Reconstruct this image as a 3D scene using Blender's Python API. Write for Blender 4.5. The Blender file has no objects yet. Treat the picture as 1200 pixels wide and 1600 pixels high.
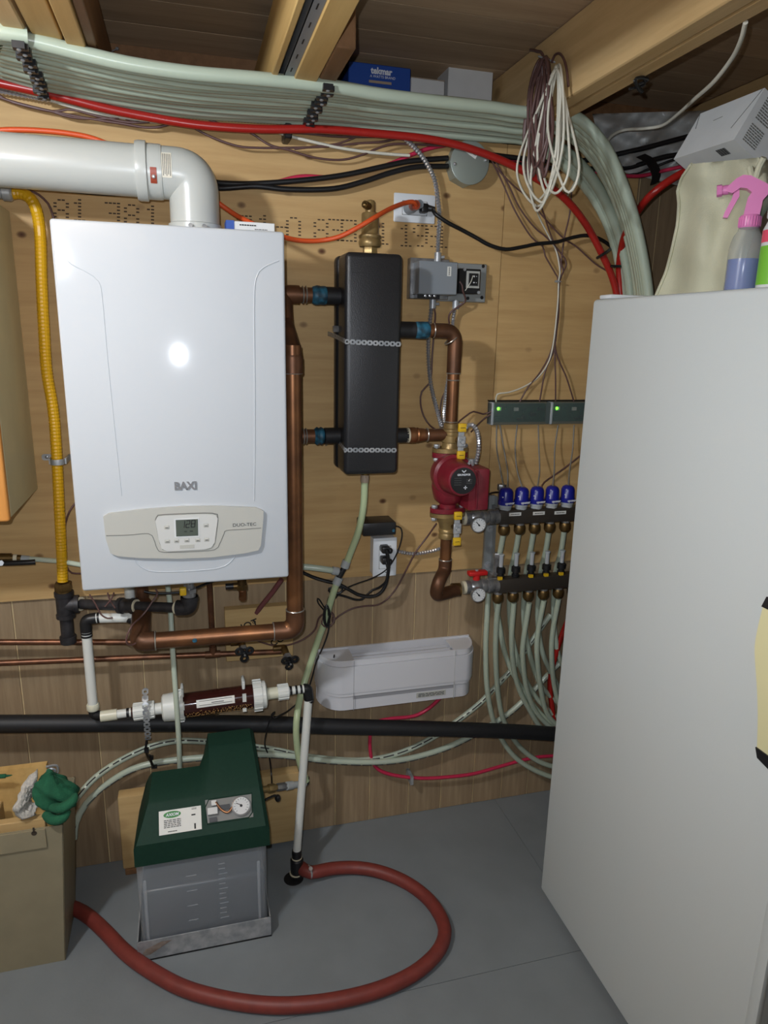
import bpy, bmesh, math, random
from mathutils import Vector, Matrix

random.seed(7)
SC = bpy.context.scene
COL = SC.collection

# ------------------------------------------------------------------ camera
# wall_back's plywood face is the plane y=0, the floor is z=0; metres.
CAM = Vector((0.0, -1.94, 1.566))
FPX = 1100.0
_yaw, _pitch, _roll = (math.radians(a) for a in (15.6, 14.15, 1.22))
_cy, _sy, _cp, _sp = math.cos(_yaw), math.sin(_yaw), math.cos(_pitch), math.sin(_pitch)
FW = Vector((_sy * _cp, _cy * _cp, -_sp))
_r0 = Vector((_cy, -_sy, 0.0))
_u0 = _r0.cross(FW)
RT = math.cos(_roll) * _r0 + math.sin(_roll) * _u0
UP = -math.sin(_roll) * _r0 + math.cos(_roll) * _u0
cam_d = bpy.data.cameras.new('camera')
cam_d.sensor_fit = 'VERTICAL'
cam_d.sensor_height = 36.0
cam_d.lens = FPX / 1600.0 * 36.0
cam_d.clip_start = 0.02
cam = bpy.data.objects.new('camera', cam_d)
COL.objects.link(cam)
cam.matrix_world = Matrix(((RT.x, UP.x, -FW.x, CAM.x), (RT.y, UP.y, -FW.y, CAM.y),
                           (RT.z, UP.z, -FW.z, CAM.z), (0, 0, 0, 1)))
SC.camera = cam

# ------------------------------------------------------------------ light
SC.view_settings.view_transform = 'Standard'
SC.view_settings.look = 'None'
SC.view_settings.gamma = 1.0
SC.view_settings.use_curve_mapping = False
SC.view_settings.exposure = -0.2
w = bpy.data.worlds.new('world')
w.use_nodes = True
w.node_tree.nodes['Background'].inputs[0].default_value = (0.8, 0.85, 1.0, 1)
w.node_tree.nodes['Background'].inputs[1].default_value = 0.03
SC.world = w


def lamp(name, kind, loc, power, color, radius, **kw):
    d = bpy.data.lights.new(name, kind)
    d.energy = power
    d.color = color
    d.shadow_soft_size = radius
    for k, v in kw.items():
        setattr(d, k, v)
    o = bpy.data.objects.new(name, d)
    COL.objects.link(o)
    o.location = loc
    return o


# the phone's flash, a few centimetres left of and above the lens
fl = lamp('phone_flash', 'SPOT', CAM + RT * -0.028 + UP * 0.042, 42.0, (0.94, 1.0, 1.09), 0.006,
          spot_size=math.radians(124), spot_blend=1.0)
fl.rotation_euler = cam.matrix_world.to_euler()
fl.rotation_euler = ((-(FW + RT * -0.18 + UP * 0.04)).to_track_quat('Z', 'Y')).to_euler()
# the bare ceiling bulb, out of frame on the left
lamp('ceiling_bulb', 'POINT', (-0.66, -1.3, 2.0), 52.0, (0.93, 1.0, 1.08), 0.045)


# ------------------------------------------------------------------ pixel helpers (real depth given each time)
def ray(px, py):
    return FW + RT * ((px - 600.0) / FPX) - UP * ((py - 800.0) / FPX)


def W(px, py, off=0.0):          # point `off` metres in front of the back wall
    q = ray(px, py)
    return CAM + q * ((1.94 - off) / q.y)


def F(px, py, z=0.0):            # point at height z
    q = ray(px, py)
    return CAM + q * ((z - CAM.z) / q.z)


def PX(px, py, x):               # point on the plane X = x
    q = ray(px, py)
    return CAM + q * ((x - CAM.x) / q.x)


def D(px, py, d):
    return CAM + ray(px, py) * d


def WP(pts, off=None):
    return [W(*p) if len(p) == 3 else W(p[0], p[1], off) for p in pts]


# ------------------------------------------------------------------ materials
def lin(c):
    return tuple(((v / 255.0) / 12.92 if v / 255.0 <= 0.04045 else ((v / 255.0 + 0.055) / 1.055) ** 2.4) for v in c) + (1.0,)


def mat(name, rgb, rough=0.5, metal=0.0, var=0.0, scale=20.0, bump=0.0, rgb2=None, stretch=(1, 1, 1),
        trans=0.0, alpha=1.0, emit=0.0, coat=0.0, spec=0.5, objvar=0.0, detail=4.0, bscale=None):
    m = bpy.data.materials.new(name)
    m.use_nodes = True
    nt = m.node_tree
    b = nt.nodes['Principled BSDF']
    c1 = lin(rgb)
    b.inputs['Base Color'].default_value = c1
    b.inputs['Roughness'].default_value = rough
    b.inputs['Metallic'].default_value = metal
    b.inputs['Specular IOR Level'].default_value = spec
    b.inputs['Transmission Weight'].default_value = trans
    b.inputs['Alpha'].default_value = alpha
    b.inputs['Coat Weight'].default_value = coat
    if emit:
        b.inputs['Emission Color'].default_value = c1
        b.inputs['Emission Strength'].default_value = emit
    if var or rgb2 or bump or objvar:
        tc = nt.nodes.new('ShaderNodeTexCoord')
        mp = nt.nodes.new('ShaderNodeMapping')
        mp.inputs['Scale'].default_value = stretch
        nt.links.new(tc.outputs['Object'], mp.inputs['Vector'])
        nz = nt.nodes.new('ShaderNodeTexNoise')
        nz.inputs['Scale'].default_value = scale
        nz.inputs['Detail'].default_value = detail
        nt.links.new(mp.outputs['Vector'], nz.inputs['Vector'])
        c2 = lin(rgb2) if rgb2 else tuple(max(0.0, v * (1 - var)) for v in c1[:3]) + (1,)
        rp = nt.nodes.new('ShaderNodeValToRGB')
        rp.color_ramp.elements[0].position = 0.35
        rp.color_ramp.elements[1].position = 0.65
        rp.color_ramp.elements[0].color = c2
        rp.color_ramp.elements[1].color = c1
        nt.links.new(nz.outputs['Fac'], rp.inputs['Fac'])
        out = rp.outputs['Color']
        if objvar:
            oi = nt.nodes.new('ShaderNodeObjectInfo')
            mr = nt.nodes.new('ShaderNodeMapRange')
            mr.inputs['To Min'].default_value = 1 - objvar
            mr.inputs['To Max'].default_value = 1 + objvar
            nt.links.new(oi.outputs['Random'], mr.inputs['Value'])
            hs = nt.nodes.new('ShaderNodeHueSaturation')
            nt.links.new(mr.outputs['Result'], hs.inputs['Value'])
            nt.links.new(out, hs.inputs['Color'])
            out = hs.outputs['Color']
        nt.links.new(out, b.inputs['Base Color'])
        if bump:
            bn = nt.nodes.new('ShaderNodeBump')
            bn.inputs['Strength'].default_value = bump
            bn.inputs['Distance'].default_value = 0.002
            src = nz
            if bscale:
                src = nt.nodes.new('ShaderNodeTexNoise')
                src.inputs['Scale'].default_value = bscale
                nt.links.new(mp.outputs['Vector'], src.inputs['Vector'])
            nt.links.new(src.outputs['Fac'], bn.inputs['Height'])
            nt.links.new(bn.outputs['Normal'], b.inputs['Normal'])
    return m


def wood(name, light, dark, knot, grain_axis=0, gscale=3.0, knots=True, rough=0.55, objvar=0.05, kscale=6.0):
    """plain-sawn wood: stretched grain, growth waves and round knots"""
    m = bpy.data.materials.new(name)
    m.use_nodes = True
    nt = m.node_tree
    b = nt.nodes['Principled BSDF']
    b.inputs['Roughness'].default_value = rough
    b.inputs['Specular IOR Level'].default_value = 0.3
    tc = nt.nodes.new('ShaderNodeTexCoord')
    mp = nt.nodes.new('ShaderNodeMapping')
    s = [14.0, 14.0, 14.0]
    s[grain_axis] = 1.1
    mp.inputs['Scale'].default_value = s
    nt.links.new(tc.outputs['Object'], mp.inputs['Vector'])
    n1 = nt.nodes.new('ShaderNodeTexNoise')
    n1.inputs['Scale'].default_value = gscale
    n1.inputs['Detail'].default_value = 7.0
    n1.inputs['Roughness'].default_value = 0.62
    nt.links.new(mp.outputs['Vector'], n1.inputs['Vector'])
    mp2 = nt.nodes.new('ShaderNodeMapping')
    s2 = [2.6, 2.6, 2.6]
    s2[grain_axis] = 0.5
    mp2.inputs['Scale'].default_value = s2
    nt.links.new(tc.outputs['Object'], mp2.inputs['Vector'])
    n2 = nt.nodes.new('ShaderNodeTexNoise')
    n2.inputs['Scale'].default_value = 1.6
    n2.inputs['Detail'].default_value = 2.0
    nt.links.new(mp2.outputs['Vector'], n2.inputs['Vector'])
    mx = nt.nodes.new('ShaderNodeMath')
    mx.operation = 'MULTIPLY_ADD'
    mx.inputs[1].default_value = 0.6
    nt.links.new(n1.outputs['Fac'], mx.inputs[0])
    ml = nt.nodes.new('ShaderNodeMath')
    ml.operation = 'MULTIPLY'
    ml.inputs[1].default_value = 0.4
    nt.links.new(n2.outputs['Fac'], ml.inputs[0])
    nt.links.new(ml.outputs[0], mx.inputs[2])
    rp = nt.nodes.new('ShaderNodeValToRGB')
    rp.color_ramp.elements[0].position = 0.32
    rp.color_ramp.elements[1].position = 0.62
    rp.color_ramp.elements[0].color = lin(dark)
    rp.color_ramp.elements[1].color = lin(light)
    nt.links.new(mx.outputs[0], rp.inputs['Fac'])
    out = rp.outputs['Color']
    if knots:
        sx = nt.nodes.new('ShaderNodeSeparateXYZ')
        nt.links.new(tc.outputs['Object'], sx.inputs[0])
        mp3 = nt.nodes.new('ShaderNodeCombineXYZ')
        sg = nt.nodes.new('ShaderNodeMath')
        sg.operation = 'MULTIPLY'
        sg.inputs[1].default_value = 0.7
        nt.links.new(sx.outputs[grain_axis], sg.inputs[0])
        nt.links.new(sg.outputs[0], mp3.inputs[0])
        nt.links.new(sx.outputs[2], mp3.inputs[1])
        vo = nt.nodes.new('ShaderNodeTexVoronoi')
        vo.voronoi_dimensions = '2D'
        vo.inputs['Scale'].default_value = kscale
        nt.links.new(mp3.outputs['Vector'], vo.inputs['Vector'])
        kr = nt.nodes.new('ShaderNodeValToRGB')
        kr.color_ramp.elements[0].position = 0.0
        kr.color_ramp.elements[0].color = (1, 1, 1, 1)
        kr.color_ramp.elements[1].position = 0.075
        kr.color_ramp.elements[1].color = (0, 0, 0, 1)
        e = kr.color_ramp.elements.new(0.040)
        e.color = (0.75, 0.75, 0.75, 1)
        nt.links.new(vo.outputs['Distance'], kr.inputs['Fac'])
        mm = nt.nodes.new('ShaderNodeMix')
        mm.data_type = 'RGBA'
        sc2 = nt.nodes.new('ShaderNodeSeparateColor')
        nt.links.new(vo.outputs['Color'], sc2.inputs[0])
        sz = nt.nodes.new('ShaderNodeMapRange')          # each cell's knot has its own size, many have none
        sz.inputs['From Min'].default_value = 0.25
        sz.inputs['From Max'].default_value = 1.0
        sz.inputs['To Min'].default_value = 0.0
        sz.inputs['To Max'].default_value = 1.2
        nt.links.new(sc2.outputs[0], sz.inputs['Value'])
        kf = nt.nodes.new('ShaderNodeMath')
        kf.operation = 'MULTIPLY'
        nt.links.new(kr.outputs['Color'], kf.inputs[0])
        nt.links.new(sz.outputs['Result'], kf.inputs[1])
        nt.links.new(kf.outputs[0], mm.inputs['Factor'])
        nt.links.new(out, mm.inputs['A'])
        mm.inputs['B'].default_value = lin(knot)
        out = mm.outputs['Result']
    oi = nt.nodes.new('ShaderNodeObjectInfo')
    mr = nt.nodes.new('ShaderNodeMapRange')
    mr.inputs['To Min'].default_value = 1 - objvar
    mr.inputs['To Max'].default_value = 1 + objvar
    nt.links.new(oi.outputs['Random'], mr.inputs['Value'])
    hs = nt.nodes.new('ShaderNodeHueSaturation')
    nt.links.new(mr.outputs['Result'], hs.inputs['Value'])
    nt.links.new(out, hs.inputs['Color'])
    nt.links.new(hs.outputs['Color'], b.inputs['Base Color'])
    bn = nt.nodes.new('ShaderNodeBump')
    bn.inputs['Strength'].default_value = 0.15
    bn.inputs['Distance'].default_value = 0.001
    nt.links.new(n1.outputs['Fac'], bn.inputs['Height'])
    nt.links.new(bn.outputs['Normal'], b.inputs['Normal'])
    return m


M = {}
M['ply'] = wood('plywood', (206, 171, 118), (182, 145, 94), (88, 52, 28), 0, kscale=8.0)
M['ply_edge'] = mat('plywood_edge', (150, 115, 70), 0.7, var=0.3, scale=60)
M['panel'] = wood('wood_paneling', (164, 142, 112), (133, 111, 86), (70, 50, 34), 2, gscale=4.0, knots=False, objvar=0.10)
M['panel_back'] = mat('highlight_backer', (220, 195, 150), 0.8, var=0.2)  # backer coloured pale so the plank grooves carry a painted highlight
M['panel_shaded'] = wood('shaded_paneling', (120, 100, 84), (92, 76, 62), (50, 36, 26), 2, gscale=4.0, knots=False, objvar=0.06)  # darker copy of the paneling, the right wall's shade put into its colour
M['joist'] = wood('joist_lumber', (222, 190, 138), (192, 158, 108), (90, 55, 30), 1, gscale=2.4, kscale=4.0)
M['lumber'] = wood('pale_lumber', (216, 180, 116), (190, 150, 90), (110, 70, 36), 1, gscale=2.0, knots=False)
M['brown_lumber'] = wood('brown_lumber', (140, 104, 72), (108, 78, 52), (60, 40, 26), 1, gscale=2.4, knots=False)
M['subfloor'] = wood('subfloor_boards', (196, 168, 136), (160, 134, 106), (30, 22, 16), 0, gscale=2.2, knots=False, rough=0.8, objvar=0.12)
M['board'] = wood('pine_board', (202, 172, 122), (178, 146, 96), (104, 64, 32), 0, gscale=2.4, kscale=3.2)
M['floor'] = mat('grey_floor_paint', (128, 134, 137), 0.5, var=0.08, scale=9, bump=0.12, spec=0.35, bscale=160)
M['wallpaint'] = mat('pale_wall_paint', (205, 200, 190), 0.8, var=0.06)
M['boiler'] = mat('white_enamel', (194, 199, 204), 0.075)
M['boiler_side'] = mat('white_enamel_side', (186, 188, 190), 0.3)
M['boiler_line'] = mat('pressed_line_white', (190, 196, 202), 0.2)
M['ctrl'] = mat('warm_grey_plastic', (182, 182, 175), 0.35)
M['ctrl_line'] = mat('panel_gap_grey', (120, 120, 116), 0.5)
M['ctrl_white'] = mat('control_face_white', (200, 201, 198), 0.35)
M['lcd'] = mat('lcd_grey', (84, 92, 84), 0.15)
M['black_ink'] = mat('black_ink', (18, 18, 18), 0.6)
M['dark_ink'] = mat('dark_grey_ink', (70, 70, 70), 0.6)
M['chrome'] = mat('chrome', (205, 206, 208), 0.2, metal=0.7)
M['badge'] = mat('silver_badge', (150, 152, 156), 0.2, metal=0.4)
M['white_pp'] = mat('white_vent_plastic', (187, 190, 186), 0.3)
M['white_pvc'] = mat('white_pvc', (218, 220, 214), 0.35)
M['clear_cap'] = mat('milky_plastic', (214, 212, 190), 0.3)
M['copper'] = mat('copper', (144, 97, 62), 0.38, metal=0.7, rgb2=(110, 74, 50), scale=14)
M['copper_dull'] = mat('dull_copper', (116, 78, 54), 0.45, metal=0.6, rgb2=(88, 60, 42), scale=18)
M['copper_thin'] = mat('thin_copper', (128, 86, 62), 0.38, metal=0.7, rgb2=(98, 66, 50), scale=30)
M['solder'] = mat('solder', (190, 186, 178), 0.3, metal=0.8)
M['brass'] = mat('brass', (168, 142, 92), 0.38, metal=0.45, rgb2=(136, 112, 72), scale=30)
M['dark_brass'] = mat('dark_brass', (124, 98, 58), 0.4, metal=0.8, rgb2=(84, 66, 40), scale=30)
M['bluedope'] = mat('blue_pipe_sealant', (46, 110, 136), 0.5, rgb2=(22, 52, 66), scale=60, bump=0.4)
M['blacktape'] = mat('black_sleeve', (30, 30, 32), 0.55)
M['whitetape'] = mat('thread_tape', (216, 206, 178), 0.6)
M['iron'] = mat('black_iron_pipe', (58, 56, 58), 0.5, metal=0.3, rgb2=(38, 36, 38), scale=40)
M['yellow_hose'] = mat('yellow_gas_tubing', (206, 156, 12), 0.4)
M['yellow'] = mat('yellow_plastic', (218, 176, 30), 0.45)
M['header'] = mat('black_foam_shell', (36, 36, 38), 0.34, rgb2=(32, 32, 34), scale=420, bump=0.30, spec=0.5)
M['galv'] = mat('galvanised_steel', (184, 186, 188), 0.38, metal=0.35, rgb2=(150, 154, 158), scale=40)
M['grey_steel'] = mat('grey_painted_steel', (132, 138, 144), 0.4)
M['grey_plate'] = mat('zinc_plate', (160, 164, 164), 0.4, metal=0.4)
M['mc'] = mat('flex_conduit', (200, 200, 204), 0.22, metal=0.75)
M['nickel'] = mat('nickel_plated', (164, 164, 164), 0.28, metal=0.6, rgb2=(124, 124, 126), scale=40)
M['manifold'] = mat('manifold_bar', (66, 60, 54), 0.4, metal=0.4)
M['red_pump'] = mat('red_cast_iron', (126, 33, 46), 0.35, var=0.15, scale=60, bump=0.15)
M['black_plastic'] = mat('black_plastic', (26, 26, 28), 0.4)
M['black_rubber'] = mat('black_foam_insulation', (30, 30, 32), 0.55, var=0.15, scale=80)
M['red_valve'] = mat('red_handle', (196, 30, 30), 0.4)
M['blue_cap'] = mat('blue_actuator', (26, 32, 134), 0.3)
M['clear_ring'] = mat('clear_plastic_ring', (190, 196, 200), 0.2, alpha=0.75)
M['pcb'] = mat('green_circuit', (26, 66, 50), 0.4, rgb2=(20, 40, 36), scale=60)
M['clear_case'] = mat('smoky_clear_case', (110, 124, 120), 0.15, alpha=0.42)
M['led'] = mat('green_led', (90, 255, 40), 0.4, emit=12.0)
M['pex'] = mat('translucent_pex', (176, 187, 168), 0.3, var=0.04, scale=6, objvar=0.10)
M['clear_tube'] = mat('milky_tubing', (184, 194, 176), 0.3)
M['pale_green_tube'] = mat('pale_green_tubing', (182, 196, 154), 0.3)
M['red_pex'] = mat('red_pex', (164, 34, 28), 0.3)
M['orange_cord'] = mat('orange_cord', (214, 84, 36), 0.45)
M['black_cord'] = mat('black_cord', (22, 22, 24), 0.4)
M['brown_wire'] = mat('brown_wire', (98, 70, 66), 0.4)
M['white_wire'] = mat('white_wire', (216, 212, 196), 0.4)
M['grey_wire'] = mat('grey_wire', (128, 124, 116), 0.45)
M['pink_wire'] = mat('pink_cable', (196, 44, 78), 0.4)
M['outlet'] = mat('white_outlet_plastic', (222, 226, 230), 0.3)
M['carton_white'] = mat('white_carton', (214, 216, 216), 0.6, var=0.05)
M['carton_blue'] = mat('blue_carton', (30, 74, 158), 0.45)
M['carton_grey'] = mat('grey_carton', (160, 160, 156), 0.7)
M['ink_white'] = mat('white_ink', (225, 228, 235), 0.5)
M['ink_tan'] = mat('tan_ink', (170, 150, 130), 0.5)
M['sticker'] = mat('paper_sticker', (222, 222, 216), 0.5)
M['sticker_cream'] = mat('cream_sticker', (222, 216, 200), 0.5)
M['red_sticker'] = mat('red_brown_sticker', (150, 62, 40), 0.4)
M['green_cover'] = mat('dark_green_plastic', (26, 56, 44), 0.62, var=0.10, scale=120, bump=0.12, spec=0.2)
M['green_logo'] = mat('green_logo', (40, 130, 50), 0.5)
M['tank'] = mat('translucent_tank', (204, 210, 216), 0.28, alpha=0.30)
M['fluid'] = mat('tank_fluid', (46, 54, 64), 0.3)
M['heater'] = mat('white_heater_enamel', (210, 210, 214), 0.35)
M['heater_in'] = mat('heater_inner_grey', (150, 150, 154), 0.5)
M['hose_red'] = mat('red_rubber_hose', (128, 54, 46), 0.5, var=0.18, scale=30)
M['bin'] = mat('beige_metal_bin', (148, 138, 112), 0.45, var=0.10, scale=14, bump=0.06)
M['bin_dark'] = mat('bin_shadow_slot', (60, 50, 40), 0.7)
M['glove_green'] = mat('green_cotton', (30, 96, 66), 0.9, var=0.25, scale=40, bump=0.6, bscale=300)
M['glove_knit'] = mat('white_knit', (196, 192, 184), 0.9, var=0.25, scale=200, bump=0.9)
M['cab_side'] = mat('cabinet_side_cream', (208, 198, 158), 0.5, var=0.06, scale=12)
M['cab_front'] = wood('cabinet_door_wood', (224, 156, 82), (198, 130, 62), (130, 80, 40), 2, gscale=2, knots=False)
M['fridge'] = mat('white_fridge_enamel', (206, 212, 212), 0.42, bump=0.05, var=0.01, scale=400)
M['fridge_gap'] = mat('door_gasket_grey', (150, 152, 150), 0.6)
M['cream'] = mat('cream_plastic', (222, 216, 170), 0.4)
M['bag'] = mat('cream_cloth', (204, 202, 176), 0.8, var=0.10, scale=14, bump=0.3, bscale=260)
M['pink_plastic'] = mat('pink_plastic', (222, 130, 186), 0.35)
M['bottle_clear'] = mat('frosted_bottle', (196, 200, 194), 0.3, alpha=0.34)
M['blue_liquid'] = mat('blue_cleaner', (24, 84, 190), 0.2)
M['teal'] = mat('teal_plastic', (30, 110, 124), 0.45)
M['green_label'] = mat('lime_label', (120, 190, 60), 0.4)
M['pink_label'] = mat('pink_label', (226, 84, 110), 0.4)
M['plastic_sheet'] = mat('vapour_barrier', (214, 216, 214), 0.22, alpha=0.68)
M['insul'] = mat('insulation_grey', (116, 112, 104), 0.9, var=0.4, scale=14)
M['media_body'] = mat('amber_canister', (54, 24, 20), 0.12)
M['media'] = mat('limestone_media', (150, 112, 64), 0.6, objvar=0.2)
M['resin_grey'] = mat('grey_octagon_box', (150, 158, 150), 0.35, metal=0.3)
M['gauge_face'] = mat('gauge_face', (214, 216, 216), 0.7, spec=0.1)
M['drainhole'] = mat('dark_drain', (16, 14, 14), 0.8)
M['ink_stamp'] = mat('ink_stamp', (66, 50, 38), 0.8)
M['grey_fit'] = mat('grey_fitting', (168, 172, 172), 0.4)
M['maroon'] = mat('dull_maroon', (112, 62, 62), 0.5)
M['stain'] = mat('rust_brown_stain', (124, 106, 94), 0.6, rgb2=(150, 140, 132), scale=60)


# ------------------------------------------------------------------ mesh helpers
def V(*a):
    return Vector(a)


def smooth_path(pts, step=0.012, closed=False):
    """Catmull-Rom through the points, resampled at about `step`"""
    P = [Vector(p) for p in pts]
    if len(P) < 3:
        n = max(1, int((P[1] - P[0]).length / step))
        return [P[0].lerp(P[1], i / n) for i in range(n + 1)]
    out = []
    for i in range(len(P) - 1):
        p0 = P[i - 1] if i else P[0] * 2 - P[1]
        p1, p2 = P[i], P[i + 1]
        p3 = P[i + 2] if i + 2 < len(P) else P[-1] * 2 - P[-2]
        n = max(2, int((p2 - p1).length / step))
        for k in range(n):
            t = k / n
            out.append(0.5 * ((2 * p1) + (p2 - p0) * t + (2 * p0 - 5 * p1 + 4 * p2 - p3) * t * t + (3 * p1 - p0 - 3 * p2 + p3) * t ** 3))
    out.append(P[-1])
    return out


def fillet(pts, r, n=8):
    """polyline with its corners rounded"""
    P = [Vector(p) for p in pts]
    out = [P[0]]
    for i in range(1, len(P) - 1):
        a, b, c = P[i - 1], P[i], P[i + 1]
        u, v = (a - b), (c - b)
        lu, lv = u.length, v.length
        u.normalize()
        v.normalize()
        ang = u.angle(v)
        if ang > math.pi - 0.02:
            out.append(b)
            continue
        t = min(r / math.tan(ang / 2), lu * 0.49, lv * 0.49)
        p, q = b + u * t, b + v * t
        for k in range(n + 1):
            s = k / n
            out.append(p * (1 - s) ** 2 + b * (2 * s * (1 - s)) + q * s * s)
    out.append(P[-1])
    return out


def frame_of(d):
    d = d.normalized()
    a = Vector((0, 0, 1)) if abs(d.z) < 0.9 else Vector((1, 0, 0))
    x = a.cross(d).normalized()
    return x, d.cross(x).normalized()


class MB:
    def __init__(self):
        self.v, self.f = [], []

    def add(self, vs, fs):
        k = len(self.v)
        self.v += [Vector(p) for p in vs]
        self.f += [tuple(i + k for i in q) for q in fs]
        return self

    def box(self, x0, x1, y0, y1, z0, z1):
        vs = [(x, y, z) for x in (x0, x1) for y in (y0, y1) for z in (z0, z1)]
        return self.add(vs, [(0, 1, 3, 2), (4, 6, 7, 5), (0, 4, 5, 1), (2, 3, 7, 6), (0, 2, 6, 4), (1, 5, 7, 3)])

    def cbox(self, c, s, rot=None):
        vs = []
        for x in (-.5, .5):
            for y in (-.5, .5):
                for z in (-.5, .5):
                    q = Vector((x * s[0], y * s[1], z * s[2]))
                    vs.append((rot @ q if rot else q) + Vector(c))
        return self.add(vs, [(0, 1, 3, 2), (4, 6, 7, 5), (0, 4, 5, 1), (2, 3, 7, 6), (0, 2, 6, 4), (1, 5, 7, 3)])

    def rbox(self, x0, x1, y0, y1, z0, z1, b=0.003, seg=2, edges=None):
        """box with rounded edges; edges = axis index keeps only edges along that axis"""
        bm = bmesh.new()
        bmesh.ops.create_cube(bm, size=1.0)
        for v in bm.verts:
            v.co = Vector(((x0 + x1) / 2 + v.co.x * (x1 - x0), (y0 + y1) / 2 + v.co.y * (y1 - y0), (z0 + z1) / 2 + v.co.z * (z1 - z0)))
        es = bm.edges[:]
        if edges is not None:
            es = [e for e in es if abs((e.verts[0].co - e.verts[1].co)[edges]) > 1e-9]
        bmesh.ops.bevel(bm, geom=es, offset=b, offset_type='OFFSET', segments=seg, profile=0.5, affect='EDGES')
        bm.verts.index_update()
        self.add([v.co.copy() for v in bm.verts], [[v.index for v in f.verts] for f in bm.faces])
        bm.free()
        return self

    def xform(self, mtx, start=0):
        for i in range(start, len(self.v)):
            self.v[i] = mtx @ self.v[i]
        return self

    def cyl(self, p0, p1, r0, r1=None, n=14, cap=True):
        return self.lathe(p0, Vector(p1) - Vector(p0), [(0, r0), (1, r0 if r1 is None else r1)], n, cap, True)

    def lathe(self, p0, axis, prof, n=16, cap=True, rel=False):
        p0 = Vector(p0)
        axis = Vector(axis)
        L = axis.length if rel else 1.0
        d = axis.normalized()
        x, y = frame_of(d)
        vs, fs = [], []
        for h, r in prof:
            for i in range(n):
                a = 2 * math.pi * i / n
                vs.append(p0 + d * (h * L) + (x * math.cos(a) + y * math.sin(a)) * r)
        for j in range(len(prof) - 1):
            for i in range(n):
                k = (i + 1) % n
                fs.append((j * n + i, j * n + k, (j + 1) * n + k, (j + 1) * n + i))
        if cap:
            fs.append(tuple(range(n - 1, -1, -1)))
            fs.append(tuple(range((len(prof) - 1) * n, len(prof) * n)))
        return self.add(vs, fs)

    def tube(self, pts, r, n=8, cap=True, rfun=None):
        P = [Vector(p) for p in pts]
        T = []
        for i in range(len(P)):
            t = (P[min(i + 1, len(P) - 1)] - P[max(i - 1, 0)])
            T.append(t.normalized() if t.length > 1e-9 else Vector((0, 0, 1)))
        x, y = frame_of(T[0])
        vs, fs = [], []
        for i, p in enumerate(P):
            if i:
                x = (x - T[i] * x.dot(T[i])).normalized()
                y = T[i].cross(x)
            rr = rfun(i) if rfun else r
            for k in range(n):
                a = 2 * math.pi * k / n
                vs.append(p + (x * math.cos(a) + y * math.sin(a)) * rr)
        for i in range(len(P) - 1):
            for k in range(n):
                m = (k + 1) % n
                fs.append((i * n + k, i * n + m, (i + 1) * n + m, (i + 1) * n + k))
        if cap:
            fs.append(tuple(range(n - 1, -1, -1)))
            fs.append(tuple(range((len(P) - 1) * n, len(P) * n)))
        return self.add(vs, fs)

    def corr(self, pts, r, amp=0.12, pitch=0.005, n=8):
        """corrugated tube"""
        P = smooth_path(pts, pitch / 2)
        return self.tube(P, r, n, True, lambda i: r * (1 + (amp if i % 2 else -amp)))

    def ring(self, c, axis, R, r, n=16, m=6):
        x, y = frame_of(Vector(axis))
        d = Vector(axis).normalized()
        vs, fs = [], []
        for i in range(n):
            a = 2 * math.pi * i / n
            e = x * math.cos(a) + y * math.sin(a)
            for k in range(m):
                b = 2 * math.pi * k / m
                vs.append(Vector(c) + e * (R + r * math.cos(b)) + d * (r * math.sin(b)))
        for i in range(n):
            for k in range(m):
                j, l = (i + 1) % n, (k + 1) % m
                fs.append((i * m + k, j * m + k, j * m + l, i * m + l))
        return self.add(vs, fs)

    def sphere(self, c, r, n=12, m=8):
        r = r if isinstance(r, (tuple, list)) else (r, r, r)
        vs = [Vector(c) + Vector((0, 0, -r[2]))]
        fs = []
        for j in range(1, m):
            t = math.pi * j / m
            for i in range(n):
                a = 2 * math.pi * i / n
                vs.append(Vector(c) + Vector((r[0] * math.sin(t) * math.cos(a), r[1] * math.sin(t) * math.sin(a), -r[2] * math.cos(t))))
        vs.append(Vector(c) + Vector((0, 0, r[2])))
        for i in range(n):
            fs.append((0, 1 + (i + 1) % n, 1 + i))
            fs.append((len(vs) - 1, 1 + (m - 2) * n + i, 1 + (m - 2) * n + (i + 1) % n))
        for j in range(m - 2):
            for i in range(n):
                k = (i + 1) % n
                fs.append((1 + j * n + i, 1 + j * n + k, 1 + (j + 1) * n + k, 1 + (j + 1) * n + i))
        return self.add(vs, fs)

    def prism(self, poly, vec):
        """polygon (3-D points) extruded along vec"""
        P = [Vector(p) for p in poly]
        n = len(P)
        vec = Vector(vec)
        vs = P + [p + vec for p in P]
        fs = [tuple(range(n - 1, -1, -1)), tuple(range(n, 2 * n))]
        for i in range(n):
            k = (i + 1) % n
            fs.append((i, k, n + k, n + i))
        return self.add(vs, fs)

    def strip(self, pts, wdir, width, th, nrm):
        """flat ribbon of given width and thickness along pts"""
        wdir = Vector(wdir).normalized() * (width / 2)
        nrm = Vector(nrm).normalized() * th
        P = [Vector(p) for p in pts]
        vs, fs = [], []
        for p in P:
            vs += [p - wdir, p + wdir, p + wdir + nrm, p - wdir + nrm]
        for i in range(len(P) - 1):
            a, b = i * 4, i * 4 + 4
            for k in range(4):
                m = (k + 1) % 4
                fs.append((a + k, a + m, b + m, b + k))
        fs.append((3, 2, 1, 0))
        e = (len(P) - 1) * 4
        fs.append((e, e + 1, e + 2, e + 3))
        return self.add(vs, fs)

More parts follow.
